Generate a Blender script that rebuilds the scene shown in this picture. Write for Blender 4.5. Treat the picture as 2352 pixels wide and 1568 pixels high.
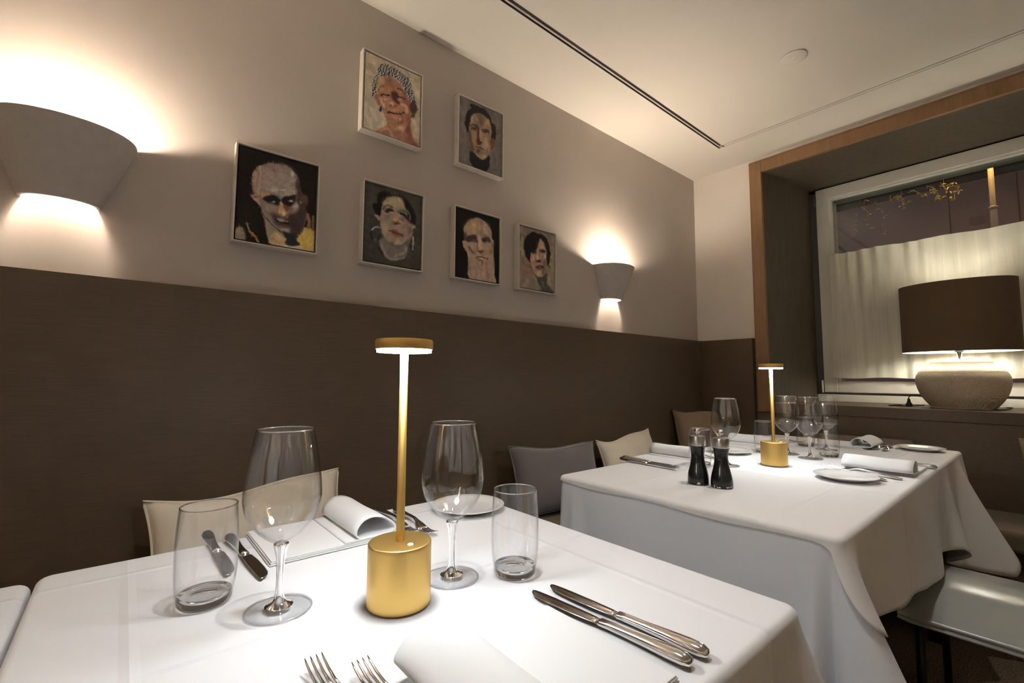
import bpy, math, random
import numpy as np
from mathutils import Matrix, Vector

random.seed(7)
for o in list(bpy.data.objects):
    bpy.data.objects.remove(o)
SC = bpy.context.scene
COL = SC.collection
PI = math.pi

# ------------------------------------------------------------------ camera
EYE = 1.05
YAW, PITCH, ROLL = math.radians(40.0742), math.radians(4.4424), math.radians(0.2686)
f_ = Vector((math.sin(YAW) * math.cos(PITCH), math.cos(YAW) * math.cos(PITCH), math.sin(PITCH)))
r_ = Vector((math.cos(YAW), -math.sin(YAW), 0))
u_ = r_.cross(f_)
r2 = r_ * math.cos(ROLL) + u_ * math.sin(ROLL)
u2 = -r_ * math.sin(ROLL) + u_ * math.cos(ROLL)
cam_d = bpy.data.cameras.new('camera')
cam = bpy.data.objects.new('camera', cam_d)
COL.objects.link(cam)
cam_d.sensor_fit = 'HORIZONTAL'
cam_d.sensor_width = 36.0
cam_d.lens = 36.0 * 1054.75 / 2352.0
cam_d.clip_start = 0.02
cam_d.clip_end = 60
cam.matrix_world = Matrix(((r2.x, u2.x, -f_.x, 0), (r2.y, u2.y, -f_.y, 0), (r2.z, u2.z, -f_.z, EYE), (0, 0, 0, 1)))
SC.camera = cam

# ------------------------------------------------------------------ world, exposure
w = bpy.data.worlds.new('night')
SC.world = w
w.use_nodes = True
w.node_tree.nodes['Background'].inputs[0].default_value = (0.30, 0.235, 0.275, 1)
w.node_tree.nodes['Background'].inputs[1].default_value = 0.9
SC.view_settings.view_transform = 'Standard'
SC.view_settings.look = 'None'
SC.view_settings.gamma = 1
SC.view_settings.use_curve_mapping = False
SC.view_settings.exposure = 1.0
cy = SC.cycles
cy.max_bounces = 10
cy.diffuse_bounces = 5
cy.glossy_bounces = 4
cy.transmission_bounces = 8
cy.transparent_max_bounces = 24
cy.caustics_reflective = False
cy.caustics_refractive = True
cy.blur_glossy = 0.6
cy.sample_clamp_indirect = 30.0
cy.use_denoising = True
cy.use_light_tree = False

# lamp strengths (emission of the bulbs and diffusers built further down)
SCONCE_W = 415.0
LAMP_W = 57.0
SHADE_W = 44.0
FILL_W = 16.0
WARM = (1.0, 0.84, 0.67)
NEUTRAL = (1.0, 0.97, 0.95)
COOL = (0.91, 0.96, 1.0)

# ------------------------------------------------------------------ helpers
def mesh_obj(name, verts, faces, mat=None, parent=None, smooth=False, edges=()):
    me = bpy.data.meshes.new(name)
    me.from_pydata([tuple(v) for v in verts], list(edges), [tuple(f) for f in faces])
    me.update()
    if smooth:
        me.polygons.foreach_set('use_smooth', [True] * len(me.polygons))
    o = bpy.data.objects.new(name, me)
    COL.objects.link(o)
    if mat:
        me.materials.append(mat)
    if parent:
        o.parent = parent
    return o

def tag(o, label, cat, group=None):
    o['label'] = label
    o['category'] = cat
    if group:
        o['group'] = group
    return o

def struct(o):
    o['kind'] = 'structure'
    return o

def thing(name, label, cat, loc=(0, 0, 0), rz=0.0, group=None):
    o = bpy.data.objects.new(name, None)
    o.empty_display_size = 0.05
    COL.objects.link(o)
    o.location = loc
    o.rotation_euler = (0, 0, rz)
    return tag(o, label, cat, group)

def dup(root, label, loc, rz=0.0, group=None):
    r = root.copy()
    COL.objects.link(r)
    r.location = loc
    r.rotation_euler = (0, 0, rz)
    r['label'] = label
    if group:
        r['group'] = group
    for ch in list(root.children):
        c = ch.copy()
        COL.objects.link(c)
        c.parent = r
        for g in list(ch.children):
            d = g.copy()
            COL.objects.link(d)
            d.parent = c
    return r

def merge(*parts):
    V, Fc = [], []
    for v, f in parts:
        n = len(V)
        V += list(v)
        Fc += [tuple(i + n for i in q) for q in f]
    return V, Fc

def box(x0, x1, y0, y1, z0, z1):
    v = [(x0, y0, z0), (x1, y0, z0), (x1, y1, z0), (x0, y1, z0), (x0, y0, z1), (x1, y0, z1), (x1, y1, z1), (x0, y1, z1)]
    f = [(0, 3, 2, 1), (4, 5, 6, 7), (0, 1, 5, 4), (1, 2, 6, 5), (2, 3, 7, 6), (3, 0, 4, 7)]
    return v, f

def bevel(o, wd, seg=2):
    m = o.modifiers.new('bevel', 'BEVEL')
    m.width = wd
    m.segments = seg
    m.limit_method = 'ANGLE'
    m.angle_limit = math.radians(40)
    o.data.polygons.foreach_set('use_smooth', [True] * len(o.data.polygons))
    wn = o.modifiers.new('wn', 'WEIGHTED_NORMAL')
    wn.keep_sharp = False
    return o

def boxo(name, b, mat, parent=None, bv=0.0, seg=2):
    o = mesh_obj(name, *box(*b), mat, parent)
    if bv:
        bevel(o, bv, seg)
    return o

def solidify(o, t, off=-1.0):
    m = o.modifiers.new('thick', 'SOLIDIFY')
    m.thickness = t
    m.offset = off
    return o

def subsurf(o, lv=1):
    m = o.modifiers.new('sub', 'SUBSURF')
    m.levels = lv
    m.render_levels = lv
    return o

def lathe(prof, n=48, ex=1.0, ey=1.0, closed=False):
    """revolve (r,z) points; r=0 ends become poles"""
    V, Fc = [], []
    rows = []
    for r, z in prof:
        if r <= 1e-7:
            rows.append([len(V)])
            V.append((0, 0, z))
        else:
            rows.append(list(range(len(V), len(V) + n)))
            for i in range(n):
                a = 2 * PI * i / n
                V.append((r * math.cos(a) * ex, r * math.sin(a) * ey, z))
    pairs = list(zip(rows[:-1], rows[1:]))
    if closed:
        pairs.append((rows[-1], rows[0]))
    for a, b in pairs:
        for i in range(n):
            j = (i + 1) % n
            if len(a) == 1 and len(b) == 1:
                continue
            if len(a) == 1:
                Fc.append((a[0], b[j], b[i]))
            elif len(b) == 1:
                Fc.append((a[i], a[j], b[0]))
            else:
                Fc.append((a[i], a[j], b[j], b[i]))
    return V, Fc

def smooth_prof(pts, k=6):
    """Catmull-Rom resample of profile points"""
    P = [pts[0]] + list(pts) + [pts[-1]]
    out = []
    for i in range(1, len(P) - 2):
        p0, p1, p2, p3 = [np.array(q, float) for q in P[i - 1:i + 3]]
        for j in range(k):
            t = j / k
            q = 0.5 * ((2 * p1) + (-p0 + p2) * t + (2 * p0 - 5 * p1 + 4 * p2 - p3) * t * t + (-p0 + 3 * p1 - 3 * p2 + p3) * t ** 3)
            out.append(tuple(q))
    out.append(tuple(float(c) for c in pts[-1]))
    return out

def tube(pts, rad, n=10, caps=True):
    pts = [Vector(p) for p in pts]
    m = len(pts)
    V, Fc = [], []
    up = Vector((0, 0, 1))
    for i, p in enumerate(pts):
        t = (pts[min(i + 1, m - 1)] - pts[max(i - 1, 0)]).normalized()
        a = t.cross(up)
        if a.length < 1e-3:
            a = t.cross(Vector((0, 1, 0)))
        a.normalize()
        b = t.cross(a)
        r = rad[i] if hasattr(rad, '__len__') else rad
        for k in range(n):
            q = 2 * PI * k / n
            V.append(p + a * (r * math.cos(q)) + b * (r * math.sin(q)))
    for i in range(m - 1):
        for k in range(n):
            k2 = (k + 1) % n
            Fc.append((i * n + k, i * n + k2, (i + 1) * n + k2, (i + 1) * n + k))
    if caps:
        Fc.append(tuple(range(n))[::-1])
        Fc.append(tuple(range((m - 1) * n, m * n)))
    return V, Fc

def loft(st, n=12, p=2.0):
    """stations (y, xc, zc, rx, rz): superellipse sections along +y"""
    V, Fc = [], []
    for y, xc, zc, rx, rz in st:
        for k in range(n):
            a = 2 * PI * k / n
            c, s = math.cos(a), math.sin(a)
            V.append((xc + rx * math.copysign(abs(c) ** (2 / p), c), y, zc + rz * math.copysign(abs(s) ** (2 / p), s)))
    m = len(st)
    for i in range(m - 1):
        for k in range(n):
            k2 = (k + 1) % n
            Fc.append((i * n + k, (i + 1) * n + k, (i + 1) * n + k2, i * n + k2))
    Fc.append(tuple(range(n)))
    Fc.append(tuple(range((m - 1) * n, m * n))[::-1])
    return V, Fc

def grid(fn, nu, nv):
    V = [fn(i / nu, j / nv) for j in range(nv + 1) for i in range(nu + 1)]
    Fc = [(j * (nu + 1) + i, j * (nu + 1) + i + 1, (j + 1) * (nu + 1) + i + 1, (j + 1) * (nu + 1) + i) for j in range(nv) for i in range(nu)]
    return V, Fc

# ------------------------------------------------------------------ materials
class NT:
    def __init__(s, name):
        s.m = bpy.data.materials.new(name)
        s.m.use_nodes = True
        s.t = s.m.node_tree
        s.b = s.t.nodes['Principled BSDF']
        s.out = s.t.nodes['Material Output']
    def n(s, typ, **kw):
        q = s.t.nodes.new(typ)
        for k, v in kw.items():
            setattr(q, k, v)
        return q
    def l(s, a, b):
        s.t.links.new(a, b)
    def coords(s, scale=(1, 1, 1), obj=True):
        tc = s.n('ShaderNodeTexCoord')
        mp = s.n('ShaderNodeMapping')
        mp.inputs['Scale'].default_value = scale
        s.l(tc.outputs['Object' if obj else 'Generated'], mp.inputs['Vector'])
        return mp.outputs['Vector']
    def noise(s, vec, scale, detail=3, rough=0.5):
        q = s.n('ShaderNodeTexNoise')
        q.inputs['Scale'].default_value = scale
        q.inputs['Detail'].default_value = detail
        q.inputs['Roughness'].default_value = rough
        s.l(vec, q.inputs['Vector'])
        return q.outputs['Fac']
    def ramp(s, fac, stops):
        q = s.n('ShaderNodeValToRGB')
        el = q.color_ramp.elements
        while len(el) < len(stops):
            el.new(0.5)
        for e, (p, c) in zip(el, stops):
            e.position = p
            e.color = (*c, 1) if len(c) == 3 else c
        s.l(fac, q.inputs['Fac'])
        return q.outputs['Color']
    def bump(s, fac, strength, dist=0.001):
        q = s.n('ShaderNodeBump')
        q.inputs['Strength'].default_value = strength
        q.inputs['Distance'].default_value = dist
        s.l(fac, q.inputs['Height'])
        s.l(q.outputs['Normal'], s.b.inputs['Normal'])
        return q
    def math(s, op, a, b=None):
        q = s.n('ShaderNodeMath', operation=op)
        for i, v in enumerate((a, b)):
            if v is None:
                continue
            if isinstance(v, (int, float)):
                q.inputs[i].default_value = v
            else:
                s.l(v, q.inputs[i])
        return q.outputs[0]

def lin(c):
    return tuple(((x / 255) / 12.92 if x / 255 <= 0.04045 else ((x / 255 + 0.055) / 1.055) ** 2.4) for x in c)

def mat(name, col, rough=0.6, metal=0.0, vary=0.0, vscale=20, bump=0.0, bscale=300, bdist=0.0005, stretch=(1, 1, 1), spec=0.5, **inp):
    k = NT(name)
    k.b.inputs['Base Color'].default_value = (*col, 1)
    k.b.inputs['Roughness'].default_value = rough
    k.b.inputs['Metallic'].default_value = metal
    k.b.inputs['Specular IOR Level'].default_value = spec
    for a, v in inp.items():
        k.b.inputs[a.replace('_', ' ')].default_value = v
    vec = k.coords(stretch)
    if vary:
        f = k.noise(vec, vscale, 4)
        k.l(k.ramp(f, [(0.3, tuple(c * (1 - vary) for c in col)), (0.7, tuple(min(1, c * (1 + vary)) for c in col))]), k.b.inputs['Base Color'])
    if bump:
        k.bump(k.noise(vec, bscale, 3), bump, bdist)
    return k.m

def emis(name, col, strength):
    k = NT(name)
    k.b.inputs['Base Color'].default_value = (0.9, 0.9, 0.9, 1)
    k.b.inputs['Emission Color'].default_value = (*col, 1)
    k.b.inputs['Emission Strength'].default_value = strength
    return k.m

def thin_glass(name, tint=(1, 1, 1), boost=1.0, edge=0.86):
    """thin wall of clear glass: straight transmission plus Schlick reflection"""
    k = NT(name)
    k.t.nodes.remove(k.b)
    tr = k.n('ShaderNodeBsdfTransparent')
    tr.inputs[0].default_value = (*tint, 1)
    gl = k.n('ShaderNodeBsdfGlossy')
    gl.inputs['Roughness'].default_value = 0.0
    lw = k.n('ShaderNodeLayerWeight')
    lw.inputs['Blend'].default_value = 0.5
    p5 = k.math('POWER', lw.outputs['Facing'], 4.6)
    p3 = k.math('POWER', lw.outputs['Facing'], 3.0)
    mc = k.n('ShaderNodeMix', data_type='RGBA')
    mc.inputs['A'].default_value = (*tint, 1)
    mc.inputs['B'].default_value = (tint[0] * edge, tint[1] * edge, tint[2] * edge, 1)
    k.l(p3, mc.inputs['Factor'])
    k.l(mc.outputs['Result'], tr.inputs[0])
    fr = k.math('MULTIPLY_ADD', p5, 0.9)
    fr.node.inputs[2].default_value = 0.045 * boost
    mx = k.n('ShaderNodeMixShader')
    k.l(fr, mx.inputs[0])
    k.l(tr.outputs[0], mx.inputs[1])
    k.l(gl.outputs[0], mx.inputs[2])
    k.l(mx.outputs[0], k.out.inputs[0])
    return k.m

def wood(name, c0, c1, sc=(1, 1, 1), rough=0.45, bump=0.25, dist=0.0006):
    k = NT(name)
    v = k.coords(sc)
    f = k.noise(v, 1.0, 5, 0.65)
    k.l(k.ramp(f, [(0.25, c0), (0.75, c1)]), k.b.inputs['Base Color'])
    k.b.inputs['Roughness'].default_value = rough
    k.bump(f, bump, dist)
    return k.m

M = {}
M['wall'] = mat('taupe_paint', (0.53, 0.475, 0.43), 0.85, vary=0.03, vscale=3, bump=0.15, bscale=260, bdist=0.0006)
M['wall2'] = mat('cream_paint', (0.82, 0.76, 0.70), 0.85, vary=0.02, vscale=3, bump=0.12, bscale=260, bdist=0.0006)
M['ceil'] = mat('ceiling_paint', (0.85, 0.815, 0.745), 0.9, bump=0.08, bscale=200, bdist=0.0006)
M['room'] = mat('room_paint', (0.70, 0.66, 0.62), 0.9)
M['slot'] = mat('slot_metal', (0.08, 0.07, 0.06), 0.5)
M['slotfin'] = mat('slot_fin', (0.55, 0.5, 0.45), 0.5)
M['wains'] = wood('wainscot_veneer', (0.080, 0.055, 0.033), (0.130, 0.090, 0.054), (9, 9, 420), 0.42, 0.35, 0.0006)
M['wains2'] = wood('apron_veneer', (0.085, 0.060, 0.038), (0.14, 0.10, 0.066), (9, 60, 420), 0.45, 0.3, 0.0005)
M['trim'] = wood('stained_oak', (0.23, 0.13, 0.058), (0.34, 0.195, 0.092), (60, 60, 4), 0.5, 0.2, 0.0004)
M['reveal'] = wood('dark_oak_panel', (0.075, 0.06, 0.038), (0.115, 0.092, 0.060), (40, 40, 5), 0.5, 0.25, 0.0005)
M['floor'] = None
M['pvc'] = mat('white_window_frame', (0.74, 0.73, 0.68), 0.35)
M['pvc_dark'] = mat('grey_frame_seal', (0.10, 0.10, 0.095), 0.5)
M['steel'] = mat('polished_steel', (0.78, 0.76, 0.74), 0.12, 1.0)
M['steel_s'] = mat('satin_steel', (0.62, 0.60, 0.58), 0.28, 1.0, stretch=(1, 1, 0.02), bump=0.1, bscale=900)
M['brass'] = mat('satin_brass', (0.76, 0.51, 0.165), 0.42, 1.0, bump=0.12, bscale=1500, bdist=0.0002)
M['diffuser'] = emis('lamp_diffuser', COOL, LAMP_W)
M['led'] = mat('white_button', (0.9, 0.9, 0.9), 0.3)
M['plaster'] = mat('grey_plaster', (0.56, 0.515, 0.485), 0.85, vary=0.04, vscale=40, bump=0.25, bscale=500, bdist=0.0005)
M['bulb_warm'] = emis('warm_bulb', WARM, SCONCE_W)
M['bulb_fill'] = emis('warm_fill_bulb', WARM, SCONCE_W * 0.62)  # weaker bulb for the lamps added on the opposite wall
M['bulb_shade'] = emis('lamp_bulb', (1.0, 0.93, 0.78), SHADE_W)
M['porcelain'] = mat('porcelain', (0.80, 0.79, 0.77), 0.12)
M['mill'] = mat('black_lacquer', (0.012, 0.012, 0.013), 0.16)
M['chip'] = mat('bare_wood_chip', (0.72, 0.66, 0.58), 0.7)
M['black'] = mat('black_plastic', (0.015, 0.014, 0.013), 0.45)
M['glass_thin'] = thin_glass('clear_glass_wall', (0.994, 0.994, 0.996), 1.2, 0.92)
M['pane'] = thin_glass('window_glass', (0.92, 0.95, 0.93), 1.0, 0.9)
gk = NT('solid_glass')
gk.b.inputs['Base Color'].default_value = (0.97, 0.98, 0.985, 1)
gk.b.inputs['Roughness'].default_value = 0.0
gk.b.inputs['Transmission Weight'].default_value = 1.0
gk.b.inputs['IOR'].default_value = 1.5
M['glass'] = gk.m
M['leather'] = mat('grey_leather', (0.36, 0.37, 0.335), 0.24, bump=0.2, bscale=500, bdist=0.0004)
M['blackmetal'] = mat('black_metal', (0.02, 0.02, 0.02), 0.4, 0.6)
M['tablewood'] = mat('table_board', (0.10, 0.07, 0.05), 0.6)
M['fr'] = mat('cream_frame', (0.66, 0.61, 0.54), 0.6, vary=0.04, vscale=30)
M['fr_in'] = mat('frame_rebate', (0.03, 0.022, 0.016), 0.8)

def fabric(name, col, rough=0.95, weave=900, vary=0.1, sheen=0.2, bump=0.4):
    k = NT(name)
    v = k.coords()
    wv = k.n('ShaderNodeTexWave', wave_type='BANDS', bands_direction='X')
    wv.inputs['Scale'].default_value = weave / 6
    wv.inputs['Distortion'].default_value = 2.0
    k.l(v, wv.inputs['Vector'])
    f = k.noise(v, weave, 2)
    g = k.noise(v, 12, 4)
    mix = k.math('ADD', k.math('MULTIPLY', f, 0.6), k.math('MULTIPLY', g, 0.4))
    k.l(k.ramp(mix, [(0.3, tuple(c * (1 - vary) for c in col)), (0.7, tuple(min(1, c * (1 + vary)) for c in col))]), k.b.inputs['Base Color'])
    k.b.inputs['Roughness'].default_value = rough
    k.b.inputs['Sheen Weight'].default_value = sheen
    k.b.inputs['Specular IOR Level'].default_value = 0.2
    k.bump(k.math('ADD', f, k.math('MULTIPLY', wv.outputs['Fac'], 0.3)), bump, 0.0006)
    return k.m

M['beige'] = fabric('beige_linen', (0.82, 0.74, 0.60))
M['brown_lin'] = fabric('tan_linen', (0.27, 0.195, 0.125))
M['mauve'] = fabric('grey_velvet', (0.165, 0.147, 0.145), sheen=0.5)
M['taupe_lin'] = fabric('taupe_linen', (0.24, 0.19, 0.15))
M['seat'] = fabric('bench_fabric', (0.16, 0.12, 0.075))
M['shade'] = fabric('brown_shade_linen', (0.125, 0.085, 0.052), weave=600, sheen=0.1)
M['liner'] = mat('white_shade_liner', (0.85, 0.83, 0.78), 0.8)
M['napkin'] = fabric('white_napkin', (0.80, 0.80, 0.80), weave=1500, vary=0.01, sheen=0.05, bump=0.15)

def cloth_mat(name, col, creases=(), weave=1400, wrinkle=6.0):
    """table linen; ironed fold creases as fine relief: (axis, position in metres)"""
    k = NT(name)
    k.b.inputs['Base Color'].default_value = (*col, 1)
    k.b.inputs['Roughness'].default_value = 0.8
    k.b.inputs['Specular IOR Level'].default_value = 0.25
    v = k.coords()
    f = k.math('MULTIPLY', k.noise(v, weave, 2), 0.12)
    f = k.math('ADD', f, k.math('MULTIPLY', k.noise(v, 5, 2), wrinkle))
    sx = k.n('ShaderNodeSeparateXYZ')
    k.l(v, sx.inputs[0])
    for ax, p in creases:
        d = k.math('ABSOLUTE', k.math('SUBTRACT', sx.outputs[ax], p))
        q = k.math('MAXIMUM', k.math('SUBTRACT', 1.0, k.math('MULTIPLY', d, 110.0)), 0.0)
        f = k.math('ADD', f, k.math('MULTIPLY', q, 4.0))
    k.bump(f, 0.5, 0.0009)
    return k.m

M['cloth1'] = cloth_mat('white_linen', (0.80, 0.80, 0.81), [(1, 0.925), (0, 0.02), (1, 0.60), (0, 0.36), (0, 0.60)])
M['cloth0'] = cloth_mat('white_linen_plain', (0.78, 0.78, 0.79), [(1, 0.93)])
M['cloth2'] = cloth_mat('white_topper_linen', (0.78, 0.77, 0.765), [(1, 0.42), (0, 1.55), (0, 2.15), (1, 0.80)])
M['cloth2b'] = cloth_mat('white_underlay_linen', (0.72, 0.75, 0.80), wrinkle=22.0)

kk = NT('speckled_carpet')
v = kk.coords()
f = kk.noise(v, 160, 4, 0.7)
kk.l(kk.ramp(f, [(0.35, (0.05, 0.036, 0.022)), (0.6, (0.28, 0.20, 0.12)), (0.75, (0.5, 0.38, 0.23))]), kk.b.inputs['Base Color'])
kk.b.inputs['Roughness'].default_value = 0.95
kk.bump(f, 0.8, 0.004)
M['floor'] = kk.m

# curtain: sheer off-white cotton
kk = NT('sheer_cotton')
kk.t.nodes.remove(kk.b)
di = kk.n('ShaderNodeBsdfDiffuse')
tl = kk.n('ShaderNodeBsdfTranslucent')
tp = kk.n('ShaderNodeBsdfTransparent')
v = kk.coords((1, 1, 1))
c = kk.ramp(kk.noise(kk.coords((3, 26, 0.9)), 1.0, 5, 0.75), [(0.28, (0.68, 0.68, 0.60)), (0.72, (0.90, 0.90, 0.82))])  # vertical streaks: uneven weave plus fold shading put into the colour
kk.l(c, di.inputs[0])
kk.l(c, tl.inputs[0])
m1 = kk.n('ShaderNodeMixShader')
m1.inputs[0].default_value = 0.12
kk.l(di.outputs[0], m1.inputs[1])
kk.l(tl.outputs[0], m1.inputs[2])
m2 = kk.n('ShaderNodeMixShader')
m2.inputs[0].default_value = 0.05
kk.l(m1.outputs[0], m2.inputs[1])
kk.l(tp.outputs[0], m2.inputs[2])
kk.l(m2.outputs[0], kk.out.inputs[0])
M['curtain'] = kk.m

# ------------------------------------------------------------------ the room
XW, YW, ZC = 3.03, 1.60, 2.45
XB, YB = -3.2, -2.4
struct(boxo('floor', (XB, XW + 0.05, YB, YW + 0.05, -0.1, 0.0), M['floor']))
struct(boxo('wall_left', (XB, XW + 0.12, YW, YW + 0.12, 0, ZC + 0.1), M['wall']))
struct(boxo('wall_rear', (XB - 0.12, XB, YB, YW + 0.12, 0, ZC + 0.1), M['room']))
struct(boxo('wall_right', (XB, XW + 0.12, YB - 0.12, YB, 0, ZC + 0.1), M['room']))
# window wall with a deep opening (splayed on the left side)
YO0, YO1 = -0.85, 1.16      # opening along the wall
ZS, ZT = 0.90, 2.37         # sill, head
XG = 3.50                   # plane of the sash
wf = merge(box(XW, XW + 0.62, YO1 + 0.0, YW + 0.12, 0, ZC + 0.1), box(XW, XW + 0.62, YB, YO0, 0, ZC + 0.1),
           box(XW, XW + 0.62, YO0, YO1, ZT + 0.0, ZC + 0.1), box(XW, XW + 0.62, YO0, YO1, 0, ZS - 0.055))
struct(mesh_obj('wall_front', *wf, M['wall2']))
# ceiling: main field, two borders, slot channel between them
SY0, SY1, SX0, SX1 = 1.232, 1.262, 2.685, 2.712
cl = merge(box(XB, SX0, YB, SY0, ZC, ZC + 0.1), box(XB, XW, SY1, YW, ZC, ZC + 0.1), box(SX1, XW, YB, SY1, ZC, ZC + 0.1),
           box(XB, SX1, SY0 - 0.02, SY1 + 0.02, ZC + 0.07, ZC + 0.1), box(SX0 - 0.02, SX1 + 0.02, YB, SY1, ZC + 0.07, ZC + 0.1))
ce = struct(mesh_obj('ceiling', *cl, M['ceil']))
s1 = mesh_obj('slot_profile', *merge(box(XB, SX1, SY0, SY0 + 0.002, ZC - 0.001, ZC + 0.068), box(XB, SX0, SY0 + 0.002, SY1 - 0.002, ZC + 0.05, ZC + 0.066),
              box(XB, SX1, SY1 - 0.002, SY1, ZC - 0.001, ZC + 0.068)), M['slot'], ce)
mesh_obj('slot_fin', *box(XB, SX0 + 0.005, SY0 + 0.012, SY0 + 0.020, ZC - 0.001, ZC + 0.045), M['slotfin'], ce)
s2 = mesh_obj('slot_profile', *merge(box(SX0, SX0 + 0.002, YB, SY0, ZC - 0.001, ZC + 0.068), box(SX1 - 0.002, SX1, YB, SY0, ZC - 0.001, ZC + 0.068)), M['slotfin'], ce)
mesh_obj('slot_fin', *box(SX0 + 0.007, SX0 + 0.022, YB, SY0 - 0.005, ZC - 0.001, ZC + 0.045), M['ceil'], ce)
# wainscot panels
ZW = 1.30
WT = 0.045
t1 = struct(boxo('trim_1', (XB, XW - WT, YW - WT, YW, 0, ZW), M['wains']))
t2 = struct(boxo('trim_2', (XW - WT, XW, 1.222, YW - WT, 0, ZW), M['wains']))
# window surround: proud oak trim
TX = XW - 0.022
tr = merge(box(TX, XW + 0.02, 1.142, 1.205, 0.845, 2.42), box(TX, XW + 0.02, YO0 - 0.06, 1.142, 2.352, 2.42), box(TX, XW + 0.02, YO0 - 0.06, YO0, 0.845, 2.352))
t3 = struct(bevel(mesh_obj('trim_3', *tr, M['trim']), 0.003))
mesh_obj('outer_lip', *merge(box(TX + 0.008, XW, 1.205, 1.216, 0.845, 2.432), box(TX + 0.008, XW, YO0 - 0.06, 1.205, 2.42, 2.432)), M['trim'], t3)
# reveal linings (left one splayed)
YG = 0.995
rv = [(XW, 1.142, ZS), (XW, 1.142, 2.352), (XG + 0.02, YG + 0.035, 2.318), (XG + 0.02, YG + 0.035, ZS),
      (XW, 1.16, ZS), (XW, 1.16, 2.37), (XG + 0.02, 1.16, 2.37), (XG + 0.02, 1.16, ZS)]
struct(mesh_obj('trim_4', rv, [(0, 1, 2, 3), (4, 7, 6, 5), (0, 4, 5, 1), (3, 2, 6, 7), (1, 5, 6, 2), (0, 3, 7, 4)], M['reveal']))
rv = [(XW, YO0, 2.352), (XW, 1.142, 2.352), (XG + 0.02, YG + 0.035, 2.318), (XG + 0.02, YO0, 2.318),
      (XW, YO0, 2.40), (XW, 1.142, 2.40), (XG + 0.02, YG + 0.035, 2.40), (XG + 0.02, YO0, 2.40)]
struct(mesh_obj('trim_5', rv, [(0, 3, 2, 1), (4, 5, 6, 7), (0, 1, 5, 4), (1, 2, 6, 5), (2, 3, 7, 6), (3, 0, 4, 7)], M['reveal']))
# sill board and apron
struct(boxo('trim_6', (XW - 0.012, XG + 0.03, YO0 - 0.06, 1.142, 0.847, 0.903), M['wains2'], bv=0.003))
struct(boxo('trim_7', (XW - 0.004, XW, YB, 1.222, 0.0, 0.846), M['wains2']))

# window
win = struct(bpy.data.objects.new('window_1', None))
COL.objects.link(win)
win.location = (XG, 0.1, ZS)
def wbox(name, b, m, bv=0.0):
    o = boxo(name, (b[0] - XG, b[1] - XG, b[2] - 0.1, b[3] - 0.1, b[4] - ZS, b[5] - ZS), m, win, bv)
    return o
R0 = YO0 + 0.02
wbox('fixed_frame_side', (XG + 0.022, XG + 0.08, YG - 0.02, YG + 0.04, 0.903, 2.32), M['pvc_dark'])
wbox('fixed_frame_sill', (XG + 0.004, XG + 0.08, R0, YG + 0.035, 0.903, 0.949), M['pvc'], 0.003)
wbox('fixed_frame_head', (XG + 0.022, XG + 0.08, R0, YG + 0.035, 2.30, 2.34), M['pvc_dark'])
wbox('gap_seal', (XG + 0.02, XG + 0.07, R0, YG + 0.01, 0.949, 0.966), M['pvc_dark'])
sash = merge(box(0, 0.06, 0.918 - 0.1, 0.990 - 0.1, 0.963 - ZS, 2.310 - ZS), box(0, 0.06, R0 - 0.1, R0 - 0.03, 0.963 - ZS, 2.310 - ZS),
             box(0, 0.06, R0 - 0.03, 0.918 - 0.1, 0.963 - ZS, 1.024 - ZS), box(0, 0.06, R0 - 0.03, 0.918 - 0.1, 2.238 - ZS, 2.310 - ZS))
bevel(mesh_obj('sash_frame', *sash, M['pvc'], win), 0.003)
bead = merge(box(0.006, 0.04, 0.906 - 0.1, 0.918 - 0.1, 1.024 - ZS, 2.238 - ZS), box(0.006, 0.04, R0 - 0.03, 0.906 - 0.1, 2.226 - ZS, 2.238 - ZS),
             box(0.006, 0.04, R0 - 0.03, 0.906 - 0.1, 1.024 - ZS, 1.034 - ZS), box(0.006, 0.04, R0 - 0.03, R0 - 0.018, 1.034 - ZS, 2.226 - ZS))
mesh_obj('glazing_bead', *bead, M['pvc'], win)
wbox('glass_pane', (XG + 0.04, XG + 0.046, R0 + 0.07, 0.918, 1.02, 2.24), M['pane'])
for zz in (2.245, 1.0):
    h = mesh_obj('hinge', *lathe([(0, -0.04), (0.0055, -0.04), (0.0055, 0.04), (0, 0.04)], 12), M['pvc_dark'] if zz > 2 else M['pvc'], win, True)
    h.location = (-0.004, 0.998 - 0.1, zz - ZS)
# outer reveal seen through the glass
M['render_out'] = mat('outer_render', (0.30, 0.32, 0.27), 0.9)
ext = merge(box(XG + 0.065, XG + 0.17, YO0, 0.975, 2.236, 2.42), box(XG + 0.065, XG + 0.15, 0.912, 1.05, 0.9, 2.42), box(XG + 0.065, XG + 0.17, YO0, 0.975, 0.86, 0.99))
struct(mesh_obj('trim_8', *ext, M['render_out']))

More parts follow.
